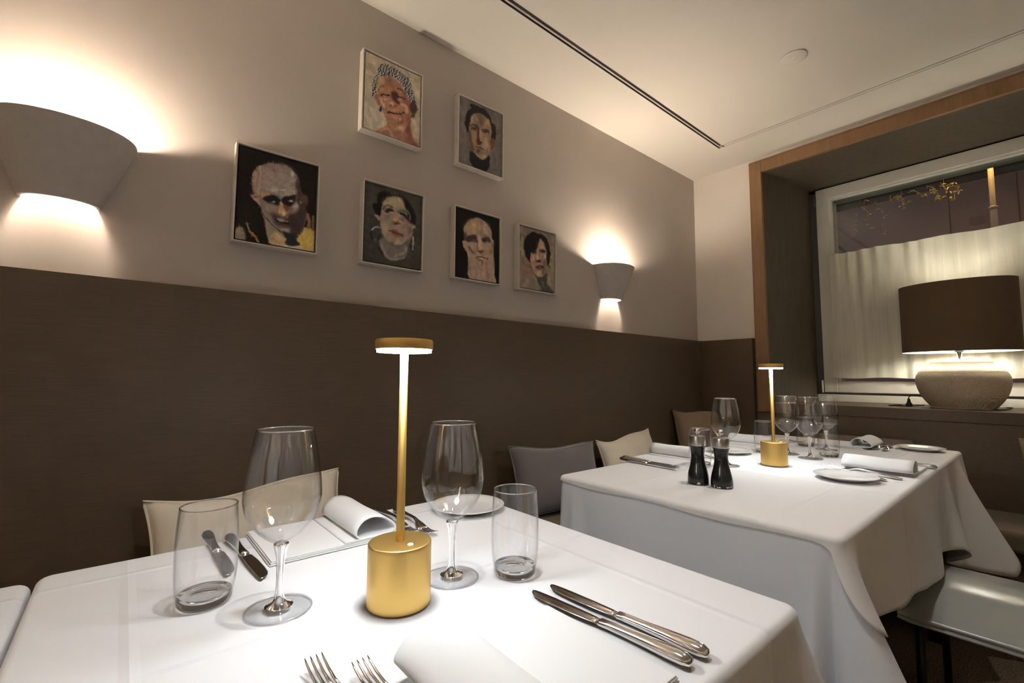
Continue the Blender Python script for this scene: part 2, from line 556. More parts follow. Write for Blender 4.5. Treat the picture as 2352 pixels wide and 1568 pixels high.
# ------------------------------------------------------------------ outdoors (night)
M['facade'] = mat('mauve_render', (0.16, 0.125, 0.13), 0.9, vary=0.08, vscale=2)
M['eave'] = mat('dark_eave', (0.010, 0.008, 0.007), 0.9)
fa = struct(mesh_obj('wall_outside', *box(6.3, 6.5, -6, 6, -1, 3.05), M['facade']))
for yy in (-1.6, 0.15, 0.62, 2.3, 3.9):
    mesh_obj('panel_joint', *box(6.292, 6.30, yy - 0.002, yy + 0.002, -1, 3.05), M['eave'], fa)
mesh_obj('eave', *box(5.16, 6.5, -6, 6, 3.0, 3.5), M['eave'], fa)
struct(boxo('ground_outside', (3.68, 6.5, -6, 6, -0.3, -0.1), M['floor']))
dark_bar = thing('bar', 'dark sloping handrail on the outside wall seen through window glass', 'bar', (6.2, 1.4, 2.3))  # thin dark tube running diagonally in front of the outside wall
mesh_obj('dark_bar', *tube([(0, 0.55, 0.75), (0, -0.75, -0.85)], 0.018, 10), M['black'], dark_bar, True)
for q in (0.3, -0.3):
    mesh_obj('bracket', *tube([(0, q, 0.75 - (0.55 - q) * 1.23), (0.1, q, 0.75 - (0.55 - q) * 1.23)], 0.01, 8), M['black'], dark_bar, True)
post = thing('lamp_post', 'slim round lamp post outside the window, lit orange at the top', 'lamp post', (5.0, 0.25, -0.1))
M['post'] = mat('post_paint', (0.30, 0.23, 0.17), 0.6)
mesh_obj('pole', *lathe([(0, 0), (0.021, 0), (0.021, 2.45), (0.0165, 2.47), (0.0165, 3.02), (0, 3.02)], 20), M['post'], post, True)
mesh_obj('collar', *lathe([(0.017, 2.44), (0.026, 2.445), (0.026, 2.462), (0.017, 2.47)], 20), M['post'], post, True)
mesh_obj('base_plate', *lathe([(0, 0), (0.09, 0), (0.09, 0.012), (0, 0.012)], 20), M['post'], post)
mesh_obj('lantern', *lathe([(0, 3.02), (0.07, 3.02), (0.13, 3.05), (0.11, 3.18), (0.02, 3.24), (0, 3.24)], 20), M['black'], post, True)
mesh_obj('lantern_lens', *lathe([(0.024, 3.012), (0.065, 3.012), (0.065, 3.019)], 20), emis('sodium_lens', (1.0, 0.60, 0.14), 150), post)
# hanging leaves
pl = thing('hanging_plant', 'trailing plant with small yellow-lit leaves hanging outside the window', 'plant', (5.24, 0.866, 2.53))
M['leaf'] = mat('leaf', (0.30, 0.24, 0.05), 0.6)
M['twig'] = mat('twig', (0.12, 0.08, 0.05), 0.8)
rr = random.Random(3)
leaf_me = None
lv, lf = [], []
stems = []
for s in range(9):
    y0 = 0.30 - s * 0.085 + rr.uniform(-0.03, 0.03)
    p = Vector((rr.uniform(-0.05, 0.05), y0, 0.14 + rr.uniform(-0.02, 0.06)))
    pts = [p.copy()]
    for k in range(7):
        p = p + Vector((rr.uniform(-0.01, 0.01), rr.uniform(-0.035, 0.02), rr.uniform(-0.045, 0.012) if s > 2 else rr.uniform(-0.075, -0.01)))
        pts.append(p.copy())
        stems.append((p.copy(), s))
    mesh_obj('twig', *tube(pts, 0.003, 5), M['twig'], pl, True)
for y_ in (0.25, -0.05, -0.33):
    mesh_obj('hanging_cord', *tube([(0, y_, 0.12), (0.01, y_ + 0.01, 0.30), (0.02, y_, 0.47)], 0.0025, 5), M['twig'], pl, True)
lf_mesh = bpy.data.meshes.new('leaf')
lf_mesh.from_pydata([(0, 0, 0), (0.008, 0.014, 0.003), (0, 0.036, -0.002), (-0.008, 0.014, 0.003), (0, 0.015, -0.003)], [], [(0, 1, 4), (1, 2, 4), (2, 3, 4), (3, 0, 4)])
lf_mesh.materials.append(M['leaf'])
for p, s in stems:
    for k in range(4):
        o = bpy.data.objects.new('leaf', lf_mesh)
        COL.objects.link(o)
        o.parent = pl
        o.location = p + Vector((rr.uniform(-1, 1), rr.uniform(-1, 1), rr.uniform(-1, 1))) * 0.012
        sc = rr.uniform(0.4, 0.95)
        o.scale = (sc, sc, sc)
        o.rotation_euler = (rr.uniform(-1.4, 0.6), rr.uniform(-1, 1), rr.uniform(0, 6.28))

# ------------------------------------------------------------------ benches
b = thing('wall_bench', 'long upholstered bench seat running under the dark panelling of the portrait wall', 'bench', (0, 1.3, 0))
boxo('seat', (XB + 0.02, 2.60, -0.17, 0.252, 0.39, 0.470), M['seat'], b, 0.02, 3)
boxo('base', (XB + 0.02, 2.60, -0.10, 0.252, 0.002, 0.388), M['wains2'], b)
b = thing('window_bench', 'upholstered bench seat under the window sill at the right edge', 'bench', (2.8, 0, 0))
boxo('seat', (-0.18, 0.222, -2.6, 1.552, 0.39, 0.470), M['seat'], b, 0.02, 3)
boxo('base', (-0.12, 0.222, -2.6, 1.552, 0.002, 0.388), M['wains2'], b)

# ------------------------------------------------------------------ tables
def table(label, x0, x1, y0, y1, top):
    cx, cyy = (x0 + x1) / 2, (y0 + y1) / 2
    t = thing('dining_table', label, 'table', (cx, cyy, 0), 0, 'restaurant tables')
    hx, hy = (x1 - x0) / 2 - 0.009, (y1 - y0) / 2 - 0.009
    boxo('tabletop', (-hx, hx, -hy, hy, top - 0.03, top), M['tablewood'], t, 0.004)
    for sx in (-1, 1):
        for sy in (-1, 1):
            a, c = sx * (hx - 0.12), sy * (hy - 0.08)
            boxo('leg', (a - 0.025, a + 0.025, c - 0.025, c + 0.025, 0.001, top - 0.031), M['blackmetal'], t)
    return t

def cloth(name, x0, x1, y0, y1, z, drop, bumps, mt, label, r=0.016, rc=0.02, flare=0.04, rings=26, ds=0.012, thick=0.0016, group='table linen'):
    """cloth over a box edge. perimeter runs counter-clockwise from the corner (x0,y0).
    drop(x,y,side) -> length past the edge; bumps: (s0, width, out) gaussians added as the cloth falls"""
    rc = max(rc, r + 0.004)
    pts = []
    def seg(p, q, nrm):
        p, q = Vector(p), Vector(q)
        n = max(2, int((q - p).length / ds))
        for i in range(n):
            pts.append((p.lerp(q, i / n), Vector(nrm)))
    def arc(c, a0):
        n = 10
        for i in range(n):
            a = a0 + (PI / 2) * i / n
            d = Vector((math.cos(a), math.sin(a)))
            pts.append((Vector(c) + d * rc, d))
    seg((x0 + rc, y0), (x1 - rc, y0), (0, -1)); arc((x1 - rc, y0 + rc), -PI / 2)
    seg((x1, y0 + rc), (x1, y1 - rc), (1, 0)); arc((x1 - rc, y1 - rc), 0)
    seg((x1 - rc, y1), (x0 + rc, y1), (0, 1)); arc((x0 + rc, y1 - rc), PI / 2)
    seg((x0, y1 - rc), (x0, y0 + rc), (-1, 0)); arc((x0 + rc, y0 + rc), PI)
    n = len(pts)
    S, s = [], 0.0
    for i in range(n):
        S.append(s)
        s += (pts[(i + 1) % n][0] - pts[i][0]).length
    tot = s
    V, Fc = [], []
    def ring(fn):
        k = len(V)
        for i in range(n):
            V.append(fn(i))
        return k
    ks = []
    cx, cyy = (x0 + x1) / 2, (y0 + y1) / 2
    for sc in (0.90, 0.97):
        ks.append(ring(lambda i: (cx + (pts[i][0].x - pts[i][1].x * r - cx) * sc, cyy + (pts[i][0].y - pts[i][1].y * r - cyy) * sc, z)))
    qa = r * PI / 2
    D = [max(0.001, drop(pts[i][0].x, pts[i][0].y, pts[i][1], S[i], tot)) for i in range(n)]
    for j in range(rings + 1):
        def pos(i):
            L = D[i] + qa
            na = min(7, rings)
            if j <= na:
                l = min(L, qa) * j / na
            else:
                l = qa + max(0.0, L - qa) * (j - na) / (rings - na)
            P, N = pts[i]
            if l <= qa + 1e-9:
                a = l / r
                o, zz = -r + r * math.sin(a), z - r * (1 - math.cos(a))
            else:
                d = l - qa
                o = flare * d
                zz = z - r - d
                for s0, wd, amp in bumps:
                    ds_ = abs(S[i] - s0)
                    ds_ = min(ds_, tot - ds_)
                    o += amp * math.exp(-(ds_ / wd) ** 2) * (min(d, 0.6) / 0.3) ** 1.15
            return (P.x + N.x * o, P.y + N.y * o, zz)
        ks.append(ring(pos))
    for a, b_ in zip(ks[:-1], ks[1:]):
        for i in range(n):
            j = (i + 1) % n
            Fc.append((a + i, b_ + i, b_ + j, a + j))
    V.append((cx, cyy, z))
    for i in range(n):
        Fc.append((ks[0] + i, ks[0] + (i + 1) % n, len(V) - 1))
    o = mesh_obj(name, V, Fc, mt, None, True)
    solidify(o, thick, -1.0)
    tag(o, label, 'tablecloth', group)
    return o

ZTAB = 0.75
table('square table under the white cloth nearest the camera', -0.075, 0.695, 0.245, 0.995, ZTAB - 0.003)
table('neighbouring table under white cloth at the far left edge', -0.87, -0.096, 0.245, 0.995, ZTAB - 0.006)
table('long table under two white cloths in front of the window', 1.05, 2.69, 0.285, 1.01, ZTAB - 0.006)

def drop1(x, y, N, s, tot):
    if N.x < -0.3:
        return 0.02
    return 0.30 + 0.02 * math.sin(s * 9)
P1w, P1h = 0.786, 0.766
b1 = [(0.785, 0.05, 0.15), (0.69, 0.035, -0.03), (0.88, 0.04, -0.03), (0.40, 0.06, 0.02), (0.2, 0.05, 0.015), (1.2, 0.06, 0.02)]
cloth('tablecloth', -0.084, 0.703, 0.236, 1.003, ZTAB, drop1, b1, M['cloth1'], 'crisp white tablecloth on the nearest table, under the large gold lamp', r=0.011)
cloth('tablecloth', -0.88, -0.0875, 0.236, 1.003, ZTAB - 0.004, lambda x, y, N, s, t: 0.02 if N.x > 0.3 else 0.3, [], M['cloth0'], 'white tablecloth of the neighbouring table at the bottom left corner', r=0.014, rings=14)

# far table: underlay falling long on the end that faces the camera, topper with short hems
UX0, UX1, UY0, UY1 = 1.046, 2.694, 0.281, 1.014
def dropU(x, y, N, s, tot):
    if N.x < -0.2:
        return 0.56
    if N.y < -0.2:
        k = min(1.0, max(0.0, (x - UX0) / 0.10))
        return 0.56 * (1 - k) + 0.10 * k
    return 0.10
TU = 2 * (UX1 - UX0 + UY1 - UY0)
bU = [(0.012, 0.022, 0.085), (0.05, 0.03, 0.02), (TU - 0.014, 0.011, -0.022), (TU - 0.038, 0.013, 0.046), (TU - 0.066, 0.013, -0.034), (TU - 0.096, 0.015, 0.022), (TU - 0.13, 0.02, -0.008), (TU - 0.30, 0.09, -0.008), (TU - 0.50, 0.08, 0.008), (TU - 0.71, 0.02, 0.030), (TU - 0.67, 0.02, -0.012)]
cloth('tablecloth', UX0, UX1, UY0, UY1, ZTAB - 0.0025, dropU, bU, M['cloth2b'], 'grey-white underlay cloth hanging down the near end of the long table', r=0.011, ds=0.005)
def dropO(x, y, N, s, tot):
    if N.x < -0.05 and y > UY0 + 0.014:
        k = max(0.0, 1 - (y - UY0 - 0.014) / 0.03)
        return 0.003 + 0.006 * math.sin(y * 9) ** 2 + 0.012 * k * k
    if N.y < -0.02 or y < UY0 + 0.03:
        q = max(0.0, x - UX0)
        if N.x < -0.02:
            return 0.012 + 0.127 * max(0.0, -N.y) ** 1.3
        if q < 1.28:
            return min(0.139 + 0.17 * q ** 0.8, 0.262 if q > 0.55 else 0.3) if q < 1.16 else 0.262 + 0.084 * (q - 1.16) / 0.12
        if q < 1.44:
            return 0.346 + 0.05 * math.sin((q - 1.28) / 0.16 * PI / 2)
        return max(0.24, 0.396 - 1.5 * (q - 1.44))
    return 0.22
TO = TU
bO = [(1.66, 0.07, 0.05), (1.46, 0.075, 0.115), (1.30, 0.05, -0.035), (1.17, 0.05, 0.045), (1.03, 0.06, -0.02), (0.80, 0.10, 0.02), (0.55, 0.08, -0.006), (0.35, 0.10, 0.012), (0.0, 0.045, 0.115), (0.09, 0.04, -0.012)]
cloth('tablecloth', UX0 - 0.003, UX1 + 0.003, UY0 - 0.003, UY1 + 0.003, ZTAB, dropO, bO, M['cloth2'], 'white topper cloth lying askew over the long table by the window', r=0.012, ds=0.007)

# ------------------------------------------------------------------ cordless brass lamps
def brass_lamp(label, loc, rz):
    t = thing('cordless_lamp', label, 'table lamp', loc, rz, 'brass table lamps')
    R = 0.0415
    pr = [(0, 0), (R - 0.004, 0), (R - 0.0022, 0.0004), (R - 0.0006, 0.0014), (R, 0.003), (R, 0.006), (R, 0.074), (R, 0.0780), (R - 0.0003, 0.0790), (R - 0.0010, 0.0798), (R - 0.0020, 0.080), (R - 0.005, 0.080), (0.006, 0.080), (0, 0.080)]
    base = mesh_obj('base', *lathe(pr, 72), M['brass'], t, True)
    mesh_obj('pole', *lathe([(0.0055, 0.079), (0.0055, 0.337), (0.0, 0.337)], 24), M['brass'], t, True)
    h = mesh_obj('head', *lathe([(0.0335, 0.3365), (0.0385, 0.3365), (0.0390, 0.338), (0.0390, 0.348), (0.038, 0.350), (0, 0.350)], 72), M['brass'], t, True)
    h.modifiers.new('es', 'EDGE_SPLIT').split_angle = math.radians(50)
    mesh_obj('diffuser', *lathe([(0.0056, 0.3325), (0.0368, 0.3325), (0.0370, 0.3330), (0.0370, 0.3364)], 40), M['diffuser'], h)
    b = mesh_obj('button', *lathe([(0, 0.0815), (0.003, 0.0813), (0.0042, 0.080), (0.0042, 0.0795)], 20), M['led'], t, True)
    b.location = (0.0, -0.022, 0)
    return t
ZL = ZTAB + 0.0008
brass_lamp('brushed gold cordless lamp standing on the nearest table', (0.295, 0.582, ZL), math.radians(10))
brass_lamp('gold cordless lamp on the long table, between the pepper mills and glasses', (1.742, 0.653, ZL), math.radians(10))

# ------------------------------------------------------------------ glasses
def wine_glass():
    t = thing('wine_glass', 'x', 'wine glass', (0, 0, 0), 0, 'empty wine glasses')
    outer = smooth_prof([(0.006, 0.0835), (0.012, 0.0865), (0.022, 0.0935), (0.033, 0.105), (0.0425, 0.121), (0.0468, 0.138), (0.0468, 0.152), (0.0445, 0.175), (0.0405, 0.20), (0.0352, 0.2285)], 6)
    th = 0.0009
    inner = [(max(r - th * (1.0 if z > 0.1 else 1.2), 0.0), z + (0.0 if z > 0.12 else 0.0012)) for r, z in outer]
    prof = outer + [(outer[-1][0] - th / 2, outer[-1][1] + 0.0005)] + inner[::-1]
    prof = prof[:-1] + [(0.0, 0.0862)]
    mesh_obj('bowl', *lathe(prof, 72), M['glass_thin'], t, True)
    mesh_obj('rim', *lathe([(outer[-1][0] - 0.0004 + 0.0008 * math.cos(q), 0.2288 + 0.0008 * math.sin(q)) for q in (0, 1.05, 2.09, 3.14, 4.19, 5.24)], 72, closed=True), M['glass'], t, True)
    stem = smooth_prof([(0.0, 0.0850), (0.007, 0.0842), (0.0092, 0.0815), (0.0075, 0.074), (0.0053, 0.062), (0.0045, 0.045), (0.0046, 0.028), (0.0058, 0.017), (0.0085, 0.0105), (0.014, 0.0066), (0.017, 0.0052)], 5)
    mesh_obj('stem', *lathe(stem + [(0.0, 0.0052)], 32), M['glass'], t, True)
    foot = [(0, 0.0046), (0.016, 0.0044), (0.026, 0.0030), (0.036, 0.0020), (0.0392, 0.0018), (0.0398, 0.0012), (0.0392, 0.0006), (0.030, 0.0008), (0.014, 0.0022), (0, 0.0028)]
    ft = mesh_obj('foot', *lathe(foot, 64), M['glass_thin'], t, True)
    mesh_obj('foot_edge', *lathe([(0.0392 + 0.0010 * math.cos(q), 0.0013 + 0.0010 * math.sin(q)) for q in (0, 1.05, 2.09, 3.14, 4.19, 5.24)], 72, closed=True), M['glass'], ft, True)
    return t
def tumbler():
    t = thing('tumbler', 'x', 'water glass', (0, 0, 0), 0, 'empty water tumblers')
    outer = smooth_prof([(0.0320, 0.0105), (0.0345, 0.024), (0.0360, 0.045), (0.0362, 0.075), (0.0350, 0.105), (0.0335, 0.126)], 5)
    th = 0.0012
    inner = [(r - th, z) for r, z in outer]
    mesh_obj('wall', *lathe(outer + [(outer[-1][0] - th / 2, 0.1266)] + inner[::-1] , 72), M['glass_thin'], t, True)
    mesh_obj('rim', *lathe([(outer[-1][0] - 0.0006 + 0.0009 * math.cos(q), 0.1263 + 0.0009 * math.sin(q)) for q in (0, 1.05, 2.09, 3.14, 4.19, 5.24)], 72, closed=True), M['glass'], t, True)
    bp = [(0, 0.0022), (0.018, 0.0016), (0.0265, 0.0005), (0.0292, 0.0010), (0.0312, 0.0045), (0.0320, 0.0104), (0.0306, 0.0150), (0.026, 0.0135), (0.015, 0.0120), (0, 0.0115)]
    mesh_obj('base', *lathe(bp, 64), M['glass'], t, True)
    return t
wg = wine_glass()
wine = [('empty wine glass left of the gold lamp on the nearest table', 0.168, 0.664),
        ('empty wine glass right of the gold lamp on the nearest table', 0.391, 0.603),
        ('empty wine glass just behind the pepper mills', 1.600, 0.752),
        ('frontmost of the three wine glasses clustered right of the far gold lamp', 1.985, 0.618),
        ('wine glass nearest the far gold lamp pole, in the cluster of three', 2.035, 0.712),
        ('rearmost wine glass of the cluster of three, nearest the window', 2.281, 0.648)]
for i, (lb, x, y) in enumerate(wine):
    if i == 0:
        wg['label'] = lb
        wg.location = (x, y, ZL)
    else:
        dup(wg, lb, (x, y, ZL), i * 0.7)
tu = tumbler()
tum = [('straight water tumbler at the left of the nearest table, beside the knives', 0.097, 0.745),
       ('straight water tumbler on the nearest table, right of the wine glass and before the plate', 0.473, 0.553),
       ('water tumbler mostly hidden behind the two pepper mills', 1.512, 0.800),
       ('water tumbler directly behind the pole of the far gold lamp', 1.985, 0.780),
       ('water tumbler right of the wine glass cluster, beside a rolled napkin', 2.085, 0.585),
       ('water tumbler furthest back, seen through the wine glass cluster', 2.335, 0.742)]
for i, (lb, x, y) in enumerate(tum):
    if i == 0:
        tu['label'] = lb
        tu.location = (x, y, ZL)
    else:
        dup(tu, lb, (x, y, ZL), i * 0.5)

# ------------------------------------------------------------------ cutlery, napkins, plates
def make_knife():
    t = thing('table_knife', 'x', 'knife', (0, 0, 0), 0, 'table knives')
    st = [(-0.112, 0, 0.0062, 0.002, 0.002), (-0.1105, 0, 0.0066, 0.0062, 0.0046), (-0.104, 0, 0.0072, 0.0090, 0.0064), (-0.090, 0, 0.0074, 0.0096, 0.0068), (-0.065, 0, 0.0070, 0.0080, 0.0062),
          (-0.035, 0, 0.0062, 0.0062, 0.0052), (-0.012, 0, 0.0058, 0.0062, 0.0048), (0.000, 0, 0.0056, 0.0072, 0.0044), (0.003, 0, 0.0056, 0.0068, 0.0030)]
    mesh_obj('handle', *loft(st, 18), M['steel'], t, True)
    st = [(0.002, 0, 0.0056, 0.0058, 0.0013), (0.012, -0.0008, 0.0056, 0.0078, 0.0011), (0.04, -0.0012, 0.0054, 0.0090, 0.0010), (0.075, -0.0012, 0.0050, 0.0092, 0.0009), (0.098, -0.0008, 0.0046, 0.0084, 0.0008),
          (0.108, 0.0004, 0.0044, 0.0066, 0.0007), (0.114, 0.0022, 0.0043, 0.0040, 0.0006), (0.117, 0.0040, 0.0042, 0.0012, 0.0004)]
    mesh_obj('blade', *loft(st, 14, 1.4), M['steel'], t, True)
    return t
def make_fork():
    t = thing('table_fork', 'x', 'fork', (0, 0, 0), 0, 'table forks')
    st = [(-0.118, 0, 0.0040, 0.001, 0.0012), (-0.1165, 0, 0.0040, 0.0060, 0.0020), (-0.110, 0, 0.0044, 0.0088, 0.0026), (-0.095, 0, 0.0054, 0.0094, 0.0030), (-0.065, 0, 0.0078, 0.0072, 0.0034),
          (-0.030, 0, 0.0106, 0.0044, 0.0034), (-0.005, 0, 0.0118, 0.0036, 0.0032), (0.010, 0, 0.0100, 0.0048, 0.0024), (0.022, 0, 0.0068, 0.0092, 0.0016), (0.032, 0, 0.0046, 0.0102, 0.0013), (0.042, 0, 0.0036, 0.0106, 0.0012)]
    mesh_obj('handle', *loft(st, 16), M['steel'], t, True)
    tn = loft([(0.041, 0, 0.0036, 0.0020, 0.0012), (0.055, 0, 0.0034, 0.0018, 0.0012), (0.072, 0, 0.0056, 0.0016, 0.0011), (0.086, 0, 0.0096, 0.0012, 0.0009), (0.092, 0, 0.0120, 0.0004, 0.0005)], 8)
    first = None
    for k in range(4):
        if first is None:
            first = mesh_obj('tine', *tn, M['steel'], t, True)
            o = first
        else:
            o = bpy.data.objects.new('tine', first.data)
            COL.objects.link(o)
            o.parent = t
        o.location = ((k - 1.5) * 0.0056, 0, 0)
    return t
def make_napkin():
    """folded napkin with a rolled-over end; local x runs across, the roll is at +x"""
    t = thing('napkin', 'x', 'napkin', (0, 0, 0), 0, 'folded white napkins')
    V, Fc = [], []
    for k, (a, c, e) in enumerate(((-0.100, 0.090, 0.0925), (-0.098, 0.085, 0.0915), (-0.0985, 0.080, 0.092), (-0.097, 0.078, 0.091))):
        z0 = 0.0004 + k * 0.0019
        vv, ff = box(a, c, -e, e, z0, z0 + 0.0016)
        V, Fc = merge((V, Fc), (vv, ff))
    bevel(mesh_obj('folded_base', V, Fc, M['napkin'], t), 0.0007, 2)
    path = smooth_prof([(0.02, 0.0094), (0.06, 0.0098), (0.095, 0.0100), (0.111, 0.0140), (0.1135, 0.021), (0.105, 0.0315), (0.088, 0.0415), (0.070, 0.0455), (0.053, 0.0415), (0.042, 0.031), (0.0395, 0.019), (0.045, 0.0125)], 6)
    n = len(path)
    def fn(u, v):
        i = min(n - 1, int(round(u * (n - 1))))
        x, z = path[i]
        y = (v - 0.5) * 0.183
        k = 1 + 0.03 * math.sin(v * 7)
        return (x, y, 0.0096 + (z - 0.0096) * k if z > 0.0096 else z)
    o = mesh_obj('rolled_end', *grid(fn, n - 1, 10), M['napkin'], t, True)
    solidify(o, 0.0026, 0.0)
    return t
def make_plate():
    pr = [(0, 0.003), (0.040, 0.003), (0.044, 0.0006), (0.050, 0.0006), (0.056, 0.0035), (0.072, 0.0090), (0.0815, 0.0125), (0.0822, 0.0135), (0.0810, 0.0142), (0.070, 0.0115), (0.055, 0.0068), (0.048, 0.0052), (0, 0.0050)]
    return mesh_obj('bread_plate', *lathe(pr, 72), M['porcelain'], None, True)

kn, fk, nk, pt = make_knife(), make_fork(), make_napkin(), make_plate()
used = {}
def put(root, label, x, y, rz=0.0, z=ZL):
    if root.name not in used:
        used[root.name] = 1
        root['label'] = label
        root.location = (x, y, z)
        root.rotation_euler = (0, 0, rz)
        return root
    return dup(root, label, (x, y, z), rz)
D_ = math.radians
# nearest table, near place: knives right, forks left, tines away from the viewer
put(kn, 'larger steel table knife lying in front, bottom right of the nearest table', 0.4555, 0.3715, D_(4.0))
put(kn, 'second steel knife lying behind the front knife on the nearest table', 0.4855, 0.368, D_(3.0))
put(fk, 'leftmost steel fork at the bottom edge of the picture', 0.167, 0.420, D_(1.5))
put(fk, 'steel fork at the bottom edge, between the other fork and the napkin', 0.204, 0.384, D_(3.0))
put(nk, 'white napkin with rolled end at the bottom edge, beside the knives', 0.335, 0.350, PI)
# nearest table, bench side
put(kn, 'steel knife with dark blade left of the napkin, in front of the bench cushion', 0.168, 0.885, PI + D_(3))
put(kn, 'steel knife seen through the left water tumbler', 0.135, 0.930, PI + D_(1))
put(nk, 'white napkin with rolled end behind the large gold lamp', 0.290, 0.908, 0)
put(fk, 'steel fork right of the rolled napkin, tines behind the large lamp base', 0.442, 0.885, PI + D_(-4))
put(fk, 'steel fork nearest the bread plate on the nearest table', 0.468, 0.858, PI + D_(-6))
tag(pt, 'x', 'plate', 'white bread plates')
put(pt, 'white bread plate behind the right wine glass on the nearest table', 0.612, 0.880)
# long table, left bench place
put(kn, 'steel knife leftmost on the long table, beside the pepper mills', 1.395, 0.935, PI + D_(-2))
put(kn, 'steel knife beside the left rolled napkin on the long table', 1.430, 0.945, PI + D_(2))
put(nk, 'white napkin with rolled end left of the pepper mills', 1.530, 0.945, 0)
put(fk, 'steel fork hidden behind the pepper mills, left of the plate', 1.70, 0.90, PI)
put(pt, 'white bread plate behind the pepper mills', 1.885, 0.872)
# long table, right bench place
put(nk, 'flat white napkin behind the far gold lamp pole', 2.10, 0.905, 0)
put(fk, 'steel fork furthest back, seen through the tumbler behind the glass cluster', 2.43, 0.86, PI + D_(12))
# long table, near place
put(pt, 'white bread plate at the near edge of the long table, casting a shadow', 1.668, 0.428)
put(fk, 'steel fork half under the rim of the near bread plate', 1.760, 0.455, D_(-17))
put(fk, 'steel fork between the near bread plate and the rolled napkin', 1.812, 0.430, D_(-15))
put(nk, 'white napkin with rolled end at the near edge of the long table', 1.955, 0.392, PI)
put(kn, 'steel knife whose handle sticks out past the near rolled napkin', 2.085, 0.390, D_(3))
# long table, window end
put(nk, 'white napkin curled up at the window end of the long table', 2.50, 0.635, -PI / 2)
put(fk, 'steel fork next to the curled napkin at the window end', 2.515, 0.520, D_(90))
put(fk, 'steel fork next to the far plate at the window end', 2.500, 0.488, D_(94))
put(pt, 'white bread plate on the window end corner of the long table', 2.590, 0.395)

# ------------------------------------------------------------------ mills
def mill(label, x, y, rz, chips):
    t = thing('pepper_mill', label, 'pepper mill', (x, y, ZL), rz, 'salt and pepper mills')
    body = smooth_prof([(0.0, 0.0), (0.026, 0.0002), (0.0285, 0.003), (0.0285, 0.016), (0.0262, 0.032), (0.0205, 0.055), (0.0178, 0.073), (0.0182, 0.088), (0.0205, 0.102), (0.0212, 0.106), (0.0, 0.106)], 4)
    mesh_obj('body', *lathe(body, 48), M['mill'], t, True)
    cap = [(0.0, 0.1065), (0.0215, 0.1065), (0.0222, 0.110), (0.0222, 0.129), (0.0212, 0.1335), (0.012, 0.1365), (0, 0.137)]
    c = mesh_obj('steel_cap', *lathe(cap, 48), M['steel_s'], t, True)
    c.modifiers.new('es', 'EDGE_SPLIT').split_angle = math.radians(40)
    kb = mesh_obj('knob', *lathe(smooth_prof([(0.0, 0.1372), (0.0045, 0.1375), (0.005, 0.140), (0.0080, 0.146), (0.0076, 0.152), (0.004, 0.1558), (0, 0.1565)], 4), 28), M['steel'], t, True)
    for a, z, wd, hh in chips:
        def fn(u, v):
            aa = a + (u - 0.5) * wd
            zz = z + (v - 0.5) * hh * (1 + 0.5 * math.sin(u * 9))
            rr_ = 0.02875
            return (rr_ * math.cos(aa), rr_ * math.sin(aa), zz)
        mesh_obj('worn_chip', *grid(fn, 5, 3), M['chip'], t, True)
    return t
va = math.atan2(-0.68, -1.27)
mill('black pepper mill with steel cap, left of the pair', 1.270, 0.680, 0, [(va + 0.05, 0.0055, 0.22, 0.005), (va - 0.1, 0.0035, 0.1, 0.002)])
mill('black salt mill with steel cap and chipped foot, right of the pair', 1.280, 0.617, 0, [(va - 0.75, 0.0045, 0.12, 0.006), (va - 0.35, 0.003, 0.35, 0.0025), (va + 0.5, 0.0040, 0.3, 0.003), (va + 0.85, 0.005, 0.12, 0.004)])

# ------------------------------------------------------------------ cushions
def cushion(label, loc, rot, wd, ht, th, mt, sag=0.02, seed=0):
    t = thing('cushion', label, 'cushion', loc, 0, 'scatter cushions')
    t.rotation_euler = rot
    rn = random.Random(seed)
    ph = [rn.uniform(0, 6) for _ in range(4)]
    def edge(u, v):
        # concave sides with pointed corners; chopped dip in the top edge
        x = (u - 0.5) * wd * (1 - 0.07 * (1 - (2 * v - 1) ** 2))
        y = v * ht
        k = 1 - (2 * u - 1) ** 2
        y -= sag * k * v * (0.6 + 0.4 * math.sin(u * 5 + ph[0]))
        y += 0.012 * k * (1 - v)
        return x, y
    N = 22
    V, Fc = [], []
    for s in (1, -1):
        for j in range(N + 1):
            for i in range(N + 1):
                u, v = i / N, j / N
                x, y = edge(u, v)
                a, b_ = abs(2 * u - 1), abs(2 * v - 1)
                d = (max(0, 1 - a ** 2.6) * max(0, 1 - b_ ** 2.6)) ** 0.55
                z = s * (th / 2) * d + 0.004 * d * math.sin(u * 7 + ph[1]) * math.sin(v * 6 + ph[2])
                V.append((x, -z, y))
    W = N + 1
    for s in (0, 1):
        o = s * W * W
        for j in range(N):
            for i in range(N):
                q = (o + j * W + i, o + j * W + i + 1, o + (j + 1) * W + i + 1, o + (j + 1) * W + i)
                Fc.append(q if s == 0 else q[::-1])
    o = mesh_obj('cover', V, Fc, mt, t, True)
    m = o.modifiers.new('weld', 'WELD')
    m.merge_threshold = 0.0005
    per = [(i / N, 0) for i in range(N)] + [(1, j / N) for j in range(N)] + [(1 - i / N, 1) for i in range(N)] + [(0, 1 - j / N) for j in range(N + 1)]
    pts = [(edge(u, v)[0], 0, edge(u, v)[1]) for u, v in per]
    mesh_obj('piped_seam', *tube(pts, 0.0032, 6, False), mt, t, True)
    return t
ZB = 0.474
tl = D_(-16)
cushion('beige linen cushion on the bench behind the left tumbler and wine glass', (0.31, 1.415, ZB), (tl, D_(-2), D_(3)), 0.49, 0.285, 0.12, M['beige'], 0.035, 1)
cushion('grey velvet cushion on the bench between the two tables', (1.475, 1.400, ZB), (tl, D_(2), D_(-4)), 0.50, 0.29, 0.13, M['mauve'], 0.02, 2)
